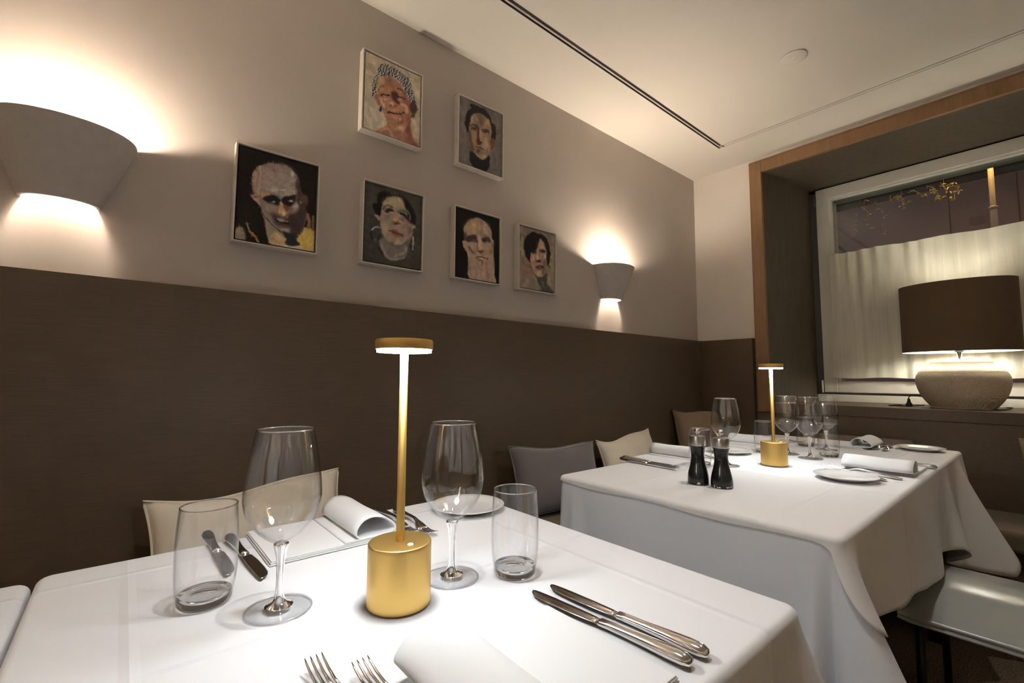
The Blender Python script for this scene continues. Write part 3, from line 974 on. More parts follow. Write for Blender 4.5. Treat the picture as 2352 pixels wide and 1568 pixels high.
cushion('beige linen cushion behind the left end of the long table', (2.06, 1.425, ZB), (tl, D_(-3), D_(2)), 0.48, 0.29, 0.12, M['beige'], 0.045, 3)
cushion('tan linen cushion in the corner where the two benches meet', (2.765, 1.42, ZB + 0.012), (D_(-14), D_(3), D_(-10)), 0.43, 0.37, 0.13, M['brown_lin'], 0.03, 4)
cushion('taupe cushion low behind the window end of the long table', (2.885, 0.715, ZB), (tl, D_(0), D_(-90)), 0.48, 0.285, 0.11, M['taupe_lin'], 0.0, 5)
cushion('beige-brown cushion cut off by the right edge of the picture', (2.845, -0.125, ZB), (D_(-14), D_(0), D_(-90)), 0.50, 0.335, 0.12, M['brown_lin'], 0.02, 6)

# ------------------------------------------------------------------ sconces
def sconce(label, x, y=YW, rz=0.0, bulb='bulb_warm', group='plaster wall sconces'):
    t = thing('wall_sconce', label, 'wall lamp', (x, y, 1.482), rz, group)
    H, N, K = 0.180, 40, 10
    th = 0.007
    def ring(k, inset):
        v = k / K
        a = 0.076 + (0.142 - 0.076) * v - inset
        b_ = 0.062 + (0.132 - 0.062) * (v ** 0.95) - inset
        return [(a * math.cos(PI * i / N), -0.0008 - b_ * math.sin(PI * i / N) ** 0.85, H * v) for i in range(N + 1)]
    V, Fc = [], []
    W = N + 1
    for ins in (0, th):
        for k in range(K + 1):
            V += ring(k, ins)
    off = (K + 1) * W
    for k in range(K):
        for i in range(N):
            a = k * W + i
            Fc.append((a, a + W, a + W + 1, a + 1))
            Fc.append((off + a, off + a + 1, off + a + W + 1, off + a + W))
    for i in range(N):
        Fc.append((i, i + 1, off + i + 1, off + i))
        a = K * W + i
        Fc.append((a, off + a, off + a + 1, a + 1))
    for k in range(K):
        for e in (0, N):
            a = k * W + e
            q = (a, off + a, off + a + W, a + W)
            Fc.append(q if e == 0 else q[::-1])
    s = mesh_obj('shell', V, Fc, M['plaster'], t, True)
    s.modifiers.new('es', 'EDGE_SPLIT').split_angle = math.radians(50)
    bl = mesh_obj('bulb', *lathe([(0, 0.112), (0.0205, 0.121), (0.0268, 0.137), (0.0205, 0.153), (0, 0.162)], 12), M[bulb], t, True)
    bl.location = (0, -0.058, -0.002)
    sk = mesh_obj('socket', *lathe([(0, 0.075), (0.013, 0.075), (0.013, 0.110), (0, 0.110)], 16), M['porcelain'], t, True)
    sk.location = (0, -0.058, 0)
    br = mesh_obj('bracket', *box(-0.01, 0.01, -0.058, -0.001, 0.080, 0.086), M['steel_s'], t)
    return t
sconce('large plaster half-bowl wall lamp at the left edge, glowing above and below', -0.147)
sconce('plaster half-bowl wall lamp near the room corner, right of the portraits', 2.058)
sconce('added plaster half-bowl wall lamp further along the portrait wall, unseen behind the viewer', -2.352)  # added out of view to light the rest of the room
for k, xx in enumerate((-2.0, 0.1, 2.2)):  # lamps added out of view for soft light from the room side
    sconce(('first', 'second', 'third')[k] + ' added plaster wall lamp on the opposite wall, unseen behind the viewer', xx, YB, PI, 'bulb_fill')
for k, yy in enumerate((-1.3, 0.4)):  # lamps added out of view to brighten what faces the rear wall
    sconce(('first', 'second')[k] + ' added plaster wall lamp on the rear wall, unseen behind the viewer', XB, yy, PI / 2)
# unseen ceiling spots, added to brighten the tables from above
for lb, x, y in (('added ceiling fill light, out of view above the nearest table', 0.31, 0.50), ('added ceiling fill light, out of view above the near end of the long table', 1.50, 0.38)):
    t = thing('fill_spot', lb, 'ceiling light', (x, y, ZC), 0, 'added fill spots')
    mesh_obj('can', *lathe([(0.0, -0.0005), (0.052, -0.0005), (0.054, -0.002), (0.054, -0.054), (0.052, -0.056), (0.049, -0.054), (0.049, -0.006), (0.0, -0.006)], 40), M['black'], t, True)
    mesh_obj('lens', *lathe([(0.0, -0.0075), (0.036, -0.0075), (0.036, -0.0062)], 40), M['led'], t)
    ld = bpy.data.lights.new('fill_beam', 'SPOT')
    ld.energy = FILL_W
    ld.color = NEUTRAL
    ld.spot_size = math.radians(95)
    ld.spot_blend = 0.8
    ld.shadow_soft_size = 0.02
    lo = bpy.data.objects.new('fill_beam', ld)
    COL.objects.link(lo)
    lo.parent = t
    lo.location = (0, 0, -0.012)

# ------------------------------------------------------------------ sill lamp
t = thing('sill_lamp', 'big ceramic lamp with brown oval drum shade on the window sill', 'table lamp', (3.262, 0.322, 0.9035))
kk = NT('crackled_stoneware')
v = kk.coords()
wv = kk.n('ShaderNodeTexWave', wave_type='BANDS', bands_direction='DIAGONAL')
wv.inputs['Scale'].default_value = 105
wv.inputs['Distortion'].default_value = 1.2
wv.inputs['Detail'].default_value = 2
kk.l(v, wv.inputs['Vector'])
vo = kk.n('ShaderNodeTexVoronoi')
vo.inputs['Scale'].default_value = 240
kk.l(v, vo.inputs['Vector'])
f = kk.math('ADD', kk.math('MULTIPLY', wv.outputs['Fac'], 0.6), kk.math('MULTIPLY', vo.outputs['Distance'], 0.6))
kk.l(kk.ramp(f, [(0.25, (0.50, 0.42, 0.31)), (0.75, (0.78, 0.68, 0.54))]), kk.b.inputs['Base Color'])
kk.b.inputs['Roughness'].default_value = 0.8
kk.bump(f, 0.9, 0.002)
M['stone'] = kk.m
M['stone_top'] = mat('cream_glaze', (0.62, 0.57, 0.46), 0.55)
EY = 0.80
pot = smooth_prof([(0.0, 0.0), (0.112, 0.0), (0.122, 0.006), (0.150, 0.045), (0.168, 0.085), (0.1775, 0.128), (0.1755, 0.160), (0.163, 0.186)], 5)
mesh_obj('pot', *lathe(pot, 72, EY, 1.0), M['stone'], t, True)
nk_ = smooth_prof([(0.163, 0.186), (0.150, 0.198), (0.132, 0.209), (0.121, 0.217), (0.117, 0.226), (0.1165, 0.235), (0.108, 0.236), (0.104, 0.228), (0, 0.226)], 4)
mesh_obj('glazed_shoulder', *lathe(nk_, 72, EY, 1.0), M['stone_top'], t, True)
mesh_obj('stem', *lathe([(0.0, 0.226), (0.022, 0.227), (0.022, 0.239), (0.0095, 0.241), (0.0095, 0.285), (0.0, 0.285)], 24), M['steel'], t, True)
RY, RX = 0.2245, 0.150
def shade_fn(R_, z0, z1):
    return lambda u, v: (R_ * RX / RY * math.cos(2 * PI * u), R_ * math.sin(2 * PI * u), z0 + (z1 - z0) * v)
sh = mesh_obj('shade', *grid(shade_fn(RY, 0.287, 0.640), 96, 8), M['shade'], t, True)
mesh_obj('shade_liner', *grid(shade_fn(RY - 0.0015, 0.2865, 0.6405), 96, 2), M['liner'], sh, True)
mesh_obj('spider_ring', *merge(tube([(-RX + 0.003, 0, 0.60), (RX - 0.003, 0, 0.60)], 0.0025, 8), tube([(0, -RY + 0.003, 0.60), (0, RY - 0.003, 0.60)], 0.0025, 8), tube([(0, 0, 0.415), (0, 0, 0.60)], 0.004, 8)), M['steel'], sh, True)
mesh_obj('socket', *lathe([(0, 0.285), (0.017, 0.285), (0.017, 0.321), (0, 0.321)], 20), M['black'], t, True)
mesh_obj('bulb', *lathe(smooth_prof([(0.013, 0.322), (0.024, 0.330), (0.040, 0.348), (0.045, 0.370), (0.036, 0.396), (0.018, 0.410), (0, 0.414)], 2), 14), M['bulb_shade'], t, True)
cord = smooth_prof([(0.05, 0.155, 0.006), (0.02, 0.185, 0.004), (-0.03, 0.205, 0.003), (-0.06, 0.245, 0.003), (-0.05, 0.285, 0.003), (0.01, 0.285, 0.003), (0.06, 0.25, 0.003)], 6)
mesh_obj('cord', *tube(cord, 0.0028, 8), M['black'], t, True)
cord = smooth_prof([(0.03, -0.15, 0.01), (-0.01, -0.17, 0.012), (-0.05, -0.165, 0.008), (-0.06, -0.14, 0.003), (-0.05, -0.11, 0.003)], 6)
mesh_obj('cord', *tube(cord, 0.0028, 8), M['black'], t, True)
pg = mesh_obj('plug', *lathe(smooth_prof([(0, 0), (0.014, 0.001), (0.0145, 0.012), (0.009, 0.022), (0.0065, 0.036), (0.004, 0.042), (0, 0.043)], 3), 20), M['black'], t, True)
pg.location = (-0.03, 0.205, 0.0005)
mesh_obj('plug_lead', *tube(smooth_prof([(-0.03, 0.205, 0.042), (-0.028, 0.203, 0.052), (-0.015, 0.192, 0.058), (0.02, 0.17, 0.055), (0.04, 0.15, 0.05)], 4), 0.0026, 8), M['black'], t, True)

# ------------------------------------------------------------------ cafe curtain
cu = thing('cafe_curtain', 'sheer off-white half curtain covering the lower window', 'curtain', (3.474, 0.0, 1.055))
rn = random.Random(11)
fs = [(rn.uniform(30, 150), rn.uniform(0, 6), rn.uniform(0.3, 1)) for _ in range(12)]
def fold(y):
    return sum(a * math.sin(k * y + p) for k, p, a in fs) / 5.0
CY0, CY1, CH = -0.80, 0.925, 0.797
def cfn(z0, z1, amp, off=0.0):
    def fn(u, v):
        y = CY0 + (CY1 - CY0) * u
        z = z0 + (z1 - z0) * v
        e = max(0.0, (y - (CY1 - 0.03)) / 0.03)
        a = amp * (0.55 + 0.45 * math.cos(z * 4 + y * 3))
        return (-0.008 + 0.016 * a * fold(y + 0.02 * math.sin(z * 3)) - off, y + 0.004 * math.sin(z * 9) * (1 if u == 1 else 0), z + 0.003 * math.sin(y * 21))
    return fn
mesh_obj('panel', *grid(cfn(0.045, CH - 0.012, 1.0), 300, 24), M['curtain'], cu, True)
mesh_obj('bottom_hem', *grid(cfn(0.0, 0.047, 0.9, 0.0012), 300, 3), M['curtain'], cu, True)
mesh_obj('bottom_hem_back', *grid(cfn(0.0, 0.047, 0.9, -0.0012), 300, 3), M['curtain'], cu, True)
hd = mesh_obj('heading', *grid(cfn(CH - 0.014, CH, 0.9, 0.0006), 400, 2), M['curtain'], cu, True)
mesh_obj('rod', *tube([(0.008, CY0, CH - 0.007), (0.008, CY1 + 0.005, CH - 0.007)], 0.003, 8), M['pvc'], cu, True)

# ------------------------------------------------------------------ smoke detector, chair
sd = thing('ceiling_disc', 'flat round white cover plate on the ceiling', 'cover plate', (2.165, 0.668, ZC))
sd.rotation_euler = (PI, 0, 0)
mesh_obj('plate', *lathe([(0, 0.006), (0.046, 0.006), (0.0505, 0.004), (0.051, 0.001), (0.0, 0.001)], 56), M['ceil'], sd, True)
mesh_obj('centre_cap', *lathe([(0, 0.0075), (0.012, 0.0074), (0.013, 0.006)], 32), M['ceil'], sd, True)

ch = thing('leather_chair', 'grey leather chair pushed up to the long table at the right edge', 'chair', (1.93, 0.09, 0))
def seatfn(u, v):
    a = u * 2 * PI
    return None
prof = []
hw, z0, z1 = 0.225, 0.385, 0.468
sec = smooth_prof([(-0.235, 0.405), (-0.238, 0.413), (-0.228, 0.420), (-0.195, 0.428), (-0.150, 0.446), (-0.10, 0.466), (-0.05, 0.473), (0.0, 0.474), (0.06, 0.472), (0.13, 0.463), (0.19, 0.452), (0.222, 0.438), (0.236, 0.420), (0.235, 0.405), (0.20, 0.392), (-0.20, 0.392), (-0.235, 0.405)], 4)
def sfn(u, v):
    i = min(len(sec) - 1, int(round(u * (len(sec) - 1))))
    x, z = sec[i][0], sec[i][1] - 0.016
    y = -0.22 + 0.46 * v
    k = 1 - 0.25 * max(0, (abs(2 * v - 1) - 0.85) / 0.15) ** 2
    return (x * (0.97 + 0.03 * k), y, 0.40 + (z - 0.40) * k)
sv, sf = grid(sfn, len(sec) - 1, 16)
nn = len(sec)
sf += [tuple(range(nn - 1)), tuple(range(16 * nn, 16 * nn + nn - 1))[::-1]]
mesh_obj('seat', sv, sf, M['leather'], ch, True)
bk = boxo('backrest', (-0.215, 0.215, -0.275, -0.235, 0.50, 0.84), M['leather'], ch, 0.015, 3)
for sx in (-1, 1):
    for y0, y1 in ((0.20, 0.20), (-0.20, -0.24)):
        mesh_obj('leg', *tube([(sx * 0.20, y1, 0.001), (sx * 0.20, y0, 0.395)], 0.011, 10), M['blackmetal'], ch, True)
    mesh_obj('back_post', *tube([(sx * 0.20, -0.21, 0.40), (sx * 0.20, -0.245, 0.80)], 0.010, 10), M['blackmetal'], ch, True)

# ------------------------------------------------------------------ portraits
def homography(src, dst):
    A = []
    for (x, y), (X, Y) in zip(src, dst):
        A.append([x, y, 1, 0, 0, 0, -X * x, -X * y, -X])
        A.append([0, 0, 0, x, y, 1, -Y * x, -Y * y, -Y])
    _, _, vt = np.linalg.svd(np.array(A, float))
    return vt[-1].reshape(3, 3)

def spline(pts, closed, k=5):
    P = np.array(pts, float)
    n = len(P)
    out = []
    rng = range(n) if closed else range(n - 1)
    for i in rng:
        g = (lambda j: P[j % n]) if closed else (lambda j: P[min(max(j, 0), n - 1)])
        p0, p1, p2, p3 = g(i - 1), g(i), g(i + 1), g(i + 2)
        for j in range(k):
            t = j / k
            out.append(0.5 * ((2 * p1) + (-p0 + p2) * t + (2 * p0 - 5 * p1 + 4 * p2 - p3) * t * t + (-p0 + 3 * p1 - 3 * p2 + p3) * t ** 3))
    if not closed:
        out.append(P[-1])
    return np.array(out)

def segdist(X, Y, P, closed):
    d = np.full(X.shape, 1e9)
    n = len(P)
    ins = np.zeros(X.shape, bool)
    for i in range(n if closed else n - 1):
        a, b_ = P[i], P[(i + 1) % n]
        e = b_ - a
        L = max(e @ e, 1e-9)
        t = np.clip(((X - a[0]) * e[0] + (Y - a[1]) * e[1]) / L, 0, 1)
        d = np.minimum(d, np.hypot(X - a[0] - t * e[0], Y - a[1] - t * e[1]))
        if closed:
            c = ((a[1] > Y) != (b_[1] > Y))
            if abs(e[1]) > 1e-9:
                ins ^= c & (X < e[0] * (Y - a[1]) / e[1] + a[0])
    return d, ins

def srgb2lin(c):
    c = np.asarray(c, float) / 255
    return np.where(c <= 0.04045, c / 12.92, ((c + 0.055) / 1.055) ** 2.4)

PAINT_GAIN = 1.5
def paint(quad, bg, ops, seed, nu=200, nv=250):
    rs = np.random.RandomState(seed)
    u, v = np.meshgrid(np.linspace(0, 1, nu + 1), np.linspace(0, 1, nv + 1))
    H = homography([(0, 0), (1, 0), (1, 1), (0, 1)], quad)
    q = H[2, 0] * u + H[2, 1] * v + H[2, 2]
    X0 = (H[0, 0] * u + H[0, 1] * v + H[0, 2]) / q
    Y0 = (H[1, 0] * u + H[1, 1] * v + H[1, 2]) / q
    def nz(f0, f1, n=14):
        a = np.zeros_like(u)
        for _ in range(n):
            an = rs.uniform(0, 6.28)
            fq = rs.uniform(f0, f1)
            a += np.sin(6.28 * fq * (np.cos(an) * u + np.sin(an) * v * 1.25) + rs.uniform(0, 6.28))
        return a / math.sqrt(n)
    X = X0 + 4.5 * nz(2, 9)
    Y = Y0 + 4.5 * nz(2, 9)
    C = np.empty(u.shape + (3,))
    C[:] = bg
    C *= (1 + 0.05 * nz(1, 5))[..., None]
    for op in ops:
        kind, col = op[0], np.array(op[1], float)
        if kind == 'p':
            pts, soft, al = op[2], 1.0 * (op[3] if len(op) > 3 else 8), (op[4] if len(op) > 4 else 1)
            d, ins = segdist(X, Y, spline(pts, True, 4), True)
            sd_ = np.where(ins, d, -d)
            m = np.clip(sd_ / soft * 0.5 + 0.5, 0, 1) * al
        elif kind == 'e':
            cx, cy_, rx, ry = op[2]
            soft, al = 1.1 * (op[3] if len(op) > 3 else 0.4), (op[4] if len(op) > 4 else 1)
            rr_ = np.hypot((X - cx) / rx, (Y - cy_) / ry)
            m = np.clip((1 - rr_) / soft + 0.3, 0, 1) * al
        elif kind == 'l':
            pts, wd, al = op[2], op[3], (op[4] if len(op) > 4 else 1)
            d, _ = segdist(X, Y, spline(pts, False, 4), False)
            m = np.clip((wd / 2 - d) / (0.3 * wd) + 0.5, 0, 1) * al
        elif kind == 's':   # zig-zag stripes inside a polygon
            pts, fx, fy = op[2], op[3], op[4]
            d, ins = segdist(X, Y, spline(pts, True, 4), True)
            ph = np.sin(X * fx + Y * fy + 1.6 * np.sin(X * 0.045 - Y * 0.05)) * np.cos(X * fy * 0.6 - Y * fx * 0.7)
            m = np.where(ins, np.clip(ph * 3 + 0.35, 0, 1), 0) * np.clip(d / 8, 0, 1)
        m = m[..., None]
        C = C * (1 - m) + col * m
    for _ in range(1):
        Cp = np.pad(C, ((1, 1), (1, 1), (0, 0)), 'edge')
        C = 0.4 * C + 0.15 * (Cp[:-2, 1:-1] + Cp[2:, 1:-1] + Cp[1:-1, :-2] + Cp[1:-1, 2:])
    # short brush strokes that carry the colour under them
    hh_, ww_ = u.shape
    for _ in range(1700):
        i0, j0 = rs.randint(0, hh_), rs.randint(0, ww_)
        base = C[i0, j0] * rs.uniform(0.88, 1.14) + rs.uniform(-4, 4, 3)
        ln, wd = rs.uniform(2.5, 7.5), rs.uniform(1.0, 2.0)
        an = rs.normal(1.1, 0.7)
        k = int(ln) + 2
        a0, a1, b0, b1 = max(0, i0 - k), min(hh_, i0 + k + 1), max(0, j0 - k), min(ww_, j0 + k + 1)
        jj, ii = np.meshgrid(np.arange(b0, b1) - j0, np.arange(a0, a1) - i0)
        p_, q_ = jj * math.cos(an) + ii * math.sin(an), -jj * math.sin(an) + ii * math.cos(an)
        m = np.clip(1.35 - np.hypot(p_ / ln, q_ / wd), 0, 1)[..., None]
        m = np.clip(m * 2, 0, 1) * 0.42
        C[a0:a1, b0:b1] = C[a0:a1, b0:b1] * (1 - m) + base * m
    gr = C.mean(-1, keepdims=True)
    C = gr + (C - gr) * 0.82
    st = 1 + 0.022 * nz(14, 40, 24) + 0.05 * nz(3, 9)
    C = np.clip(C * st[..., None], 0, 255)
    L = np.clip(srgb2lin(C) * PAINT_GAIN, 0, 0.92)
    return L

kk = NT('oil_paint')
at = kk.n('ShaderNodeAttribute', attribute_name='paint')
kk.l(at.outputs['Color'], kk.b.inputs['Base Color'])
kk.b.inputs['Roughness'].default_value = 0.5
kk.b.inputs['Specular IOR Level'].default_value = 0.25
kk.bump(kk.noise(kk.coords((1, 1, 1)), 160, 4), 0.12, 0.0005)
M['oil'] = kk.m

PW, PH, PD = 0.245, 0.307, 0.035
def portrait(label, x0, ztop, quad, bg, ops, seed):
    t = thing('framed_portrait', label, 'painting', (x0 + PW / 2, YW, ztop - PH / 2), 0, 'framed oil portraits')
    hw_, hh = PW / 2, PH / 2
    bw = 0.0045
    for nme, b_ in (('frame_bar', (-hw_, -hw_ + bw, -PD, -0.001, -hh, hh)), ('frame_bar', (hw_ - bw, hw_, -PD, -0.001, -hh, hh)),
                    ('frame_bar', (-hw_ + bw, hw_ - bw, -PD, -0.001, hh - bw, hh)), ('frame_bar', (-hw_ + bw, hw_ - bw, -PD, -0.001, -hh, -hh + bw))):
        boxo(nme, b_, M['fr'], t)
    boxo('rebate', (-hw_ + bw, hw_ - bw, -0.010, -0.002, -hh + bw, hh - bw), M['fr_in'], t)
    g = 0.0045
    cw, chh = hw_ - bw - g, hh - bw - g
    boxo('stretcher', (-cw, cw, -PD + 0.0052, -0.0101, -chh, chh), M['fr_in'], t)
    nu, nv = 200, 250
    L = paint(quad, bg, ops, seed, nu, nv)
    V, Fc = grid(lambda u, v: (-cw + 2 * cw * u, -PD + 0.005, chh - 2 * chh * v), nu, nv)
    Fc = [f[::-1] for f in Fc]
    o = mesh_obj('canvas', V, Fc, M['oil'], t)
    ca = o.data.color_attributes.new('paint', 'FLOAT_COLOR', 'POINT')
    arr = np.ones((len(V), 4), np.float32)
    arr[:, :3] = L.reshape(-1, 3)
    ca.data.foreach_set('color', arr.ravel())
    return t

Z1, Z2 = 1.760, 2.248
portrait('portrait of a bald man in dark suit on near-black ground, leftmost', 0.223, Z1,
 [(135, 125), (1108, 405), (1083, 1455), (98, 1290)], (22, 14, 12), [
 ('p', (150, 135, 115), [(95, 1175), (160, 1140), (205, 1180), (225, 1310), (95, 1300)], 14),
 ('l', (195, 190, 180), [(240, 1095), (255, 1150), (280, 1195)], 14),
 ('l', (190, 130, 60), [(275, 1195), (335, 1265), (395, 1335)], 26),
 ('p', (150, 140, 120), [(430, 960), (470, 1090), (500, 1270), (545, 1370), (700, 1400), (720, 1260), (560, 1120)], 10),
 ('p', (195, 168, 122), [(560, 1220), (640, 1220), (760, 1300), (900, 1280), (1090, 1180), (1090, 1470), (560, 1380)], 14),
 ('p', (200, 170, 80), [(940, 1170), (985, 1150), (1085, 1190), (1085, 1430), (920, 1390), (880, 1300)], 16),
 ('l', (150, 100, 65), [(1000, 1000), (1015, 1070), (1020, 1140)], 46),
 ('l', (120, 90, 62), [(1065, 1020), (1075, 1180)], 34),
 ('p', (138, 118, 110), [(300, 560), (320, 450), (390, 385), (500, 348), (640, 358), (760, 390), (830, 470), (890, 600), (930, 740), (990, 760), (1000, 830), (970, 930), (990, 1000), (960, 1130), (900, 1240), (800, 1262), (690, 1220), (560, 1120), (470, 1040), (420, 950), (390, 870), (310, 800), (285, 750), (340, 730), (320, 650)], 8),
 ('e', (162, 146, 136), (600, 560, 250, 200), 0.7, 0.9),
 ('e', (150, 125, 118), (560, 420, 150, 60), 0.8, 0.7),
 ('l', (185, 150, 122), [(335, 470), (318, 580), (345, 700)], 62, 0.75),
 ('l', (205, 185, 165), [(395, 390), (400, 560), (375, 740)], 26, 0.5),
 ('l', (180, 176, 168), [(400, 655), (560, 685), (700, 690), (830, 650)], 24, 0.35),
 ('e', (205, 202, 198), (572, 682, 46, 24), 0.9, 0.7),
 ('e', (215, 215, 218), (690, 690, 34, 14), 0.6, 0.9),
 ('e', (205, 195, 185), (800, 490, 26, 46), 0.6, 0.8),
 ('l', (175, 165, 150), [(720, 640), (800, 570), (840, 560)], 40, 0.5),
 ('p', (60, 45, 43), [(850, 560), (895, 600), (930, 740), (990, 760), (1000, 830), (960, 1130), (900, 1240), (800, 1250), (760, 1010), (880, 960), (860, 760)], 22, 0.88),
 ('p', (175, 172, 155), [(700, 700), (840, 690), (840, 745), (740, 755), (650, 800)], 14, 0.7),
 ('p', (118, 128, 128), [(560, 740), (640, 700), (700, 730), (650, 800)], 14, 0.8),
 ('l', (190, 140, 82), [(395, 745), (480, 745), (560, 765)], 34, 0.9),
 ('p', (28, 27, 30), [(440, 795), (560, 748), (660, 810), (640, 890), (540, 870), (470, 830)], 10),
 ('p', (36, 26, 27), [(680, 790), (770, 758), (845, 752), (850, 810), (800, 890), (690, 870)], 12),
 ('e', (150, 152, 142), (572, 836, 24, 16), 0.6),
 ('e', (195, 178, 158), (790, 822, 34, 17), 0.5),
 ('e', (25, 18, 16), (765, 814, 14, 12), 0.6),
 ('e', (152, 138, 126), (520, 905, 90, 62), 0.8, 0.9),
 ('e', (180, 165, 155), (855, 890, 42, 56), 0.8, 0.9),
 ('e', (165, 110, 95), (600, 950, 60, 26), 0.8, 0.6),
 ('p', (200, 160, 108), [(648, 850), (682, 845), (755, 990), (740, 1030), (690, 1022), (645, 985)], 8),
 ('p', (135, 66, 52), [(690, 880), (775, 895), (750, 960), (755, 1005), (715, 1020), (740, 970)], 10, 0.9),
 ('e', (238, 215, 180), (705, 985, 20, 30), 0.8, 0.8),
 ('p', (68, 51, 52), [(545, 985), (640, 1000), (760, 1030), (880, 960), (905, 1050), (790, 1150), (650, 1140), (570, 1070)], 24, 0.85),
 ('p', (165, 142, 138), [(615, 1035), (690, 1048), (745, 1085), (700, 1098), (640, 1072)], 8, 0.9),
 ('l', (32, 24, 25), [(590, 1050), (660, 1090), (760, 1108)], 14),
 ('e', (165, 150, 146), (715, 1188, 66, 30), 0.8, 0.9),
 ('l', (152, 136, 130), [(430, 955), (520, 1080), (660, 1200)], 34, 0.7),
 ('l', (40, 30, 28), [(395, 880), (450, 1000), (560, 1120), (690, 1220)], 9, 0.8),
 ('p', (188, 152, 132), [(288, 748), (350, 745), (392, 805), (402, 862), (330, 805)], 8),
 ('e', (110, 60, 52), (345, 775, 24, 16), 0.8, 0.8),
 ('e', (96, 70, 64), (955, 800, 42, 72), 0.7, 0.9),
 ('e', (170, 150, 140), (920, 845, 14, 22), 0.7, 0.8),
 ('p', (40, 44, 46), [(690, 1208), (780, 1225), (850, 1230), (880, 1320), (915, 1350), (890, 1382), (780, 1382), (725, 1348), (745, 1290)], 8),
 ('l', (225, 195, 175), [(720, 1385), (850, 1395), (960, 1395)], 16, 0.7),
 ], 11)
SCARF = [(430, 308), (520, 310), (640, 365), (770, 445), (835, 510), (880, 640), (920, 800), (948, 950), (905, 965), (860, 860), (800, 740), (740, 620), (660, 525), (560, 484), (470, 472), (392, 505), (378, 620), (382, 730), (345, 760), (372, 832), (330, 790), (310, 720), (316, 620), (335, 500), (380, 390)]
portrait('portrait of a smiling woman in a striped headscarf on cream ground, top left', 0.604, Z2,
 [(215, 125), (995, 480), (980, 1445), (195, 1180)], (186, 172, 146), [
 ('e', (200, 190, 170), (350, 1050, 230, 300), 1.0, 0.8),
 ('p', (168, 116, 90), [(370, 1250), (520, 1155), (545, 1080), (840, 1020), (850, 1180), (895, 1330), (985, 1460), (600, 1340)], 10),
 ('p', (142, 76, 62), [(780, 1120), (850, 1020), (852, 1180), (900, 1340), (985, 1460), (850, 1410), (790, 1260)], 18, 0.85),
 ('l', (205, 165, 130), [(430, 1225), (540, 1200), (600, 1290)], 34, 0.6),
 ('p', (178, 126, 96), [(390, 505), (480, 468), (560, 485), (700, 570), (770, 650), (830, 760), (865, 860), (852, 1020), (805, 1160), (740, 1235), (640, 1212), (540, 1120), (490, 1020), (450, 920), (410, 830), (385, 740)], 6),
 ('p', (202, 165, 125), [(388, 510), (470, 478), (485, 600), (410, 640), (388, 620)], 24, 0.8),
 ('p', (160, 100, 78), [(500, 490), (640, 520), (740, 640), (700, 650), (600, 640), (500, 620)], 30, 0.6),
 ('p', (150, 82, 68), [(760, 660), (830, 770), (862, 870), (850, 1020), (810, 1150), (790, 1000), (800, 880), (740, 780)], 26, 0.8),
 ('p', (80, 42, 38), [(575, 700), (660, 695), (690, 760), (725, 850), (660, 850), (600, 790)], 18, 0.95),
 ('l', (48, 28, 25), [(440, 742), (490, 724), (552, 742)], 18),
 ('l', (215, 175, 150), [(450, 775), (500, 800), (540, 790)], 20, 0.7),
 ('l', (48, 28, 25), [(655, 752), (730, 768), (775, 792)], 18),
 ('e', (200, 140, 120), (700, 800, 40, 26), 0.8, 0.8),
 ('l', (70, 46, 35), [(405, 665), (435, 617), (485, 618)], 12, 0.9),
 ('l', (70, 42, 35), [(665, 640), (722, 655), (775, 722)], 12, 0.9),
 ('e', (190, 150, 110), (440, 660, 30, 30), 0.8, 0.7),
 ('e', (212, 160, 138), (590, 855, 55, 34), 0.7),
 ('e', (70, 30, 28), (572, 880, 16, 9), 0.6),
 ('e', (70, 30, 28), (642, 886, 20, 9), 0.6),
 ('l', (222, 180, 155), [(432, 795), (455, 840), (488, 895)], 34, 0.7),
 ('l', (222, 180, 160), [(730, 855), (790, 890), (805, 960)], 40, 0.75),
 ('l', (200, 150, 125), [(520, 900), (545, 950), (640, 945)], 30, 0.6),
 ('l', (120, 65, 52), [(500, 870), (520, 930), (530, 980)], 10, 0.7),
 ('l', (70, 30, 32), [(535, 972), (640, 992), (700, 998), (765, 972)], 18),
 ('l', (196, 138, 118), [(560, 1018), (640, 1042), (700, 1040)], 34, 0.85),
 ('p', (138, 82, 62), [(660, 1080), (740, 1040), (760, 1120), (690, 1150)], 20, 0.7),
 ('e', (214, 172, 140), (715, 1190, 66, 38), 0.8, 0.9),
 ('e', (212, 165, 140), (715, 1070, 26, 26), 0.8, 0.8),
 ('e', (120, 110, 80), (712, 1330, 26, 16), 0.8, 0.6),
 ('p', (192, 186, 176), SCARF, 6),
 ('s', (42, 46, 62), SCARF, 0.13, 0.075),
 ('p', (66, 46, 48), [(848, 835), (915, 815), (948, 950), (880, 1000), (848, 930)], 12, 0.9),
 ('p', (168, 106, 92), [(350, 745), (400, 732), (432, 850), (402, 885), (368, 805)], 8),
 ('e', (35, 36, 42), (436, 928, 24, 42), 0.4),
 ('e', (215, 210, 200), (420, 912, 11, 14), 0.6),
 ('e', (48, 46, 46), (884, 1025, 28, 26), 0.4),
 ('e', (150, 140, 130), (888, 1028, 12, 10), 0.6),
 ], 12)
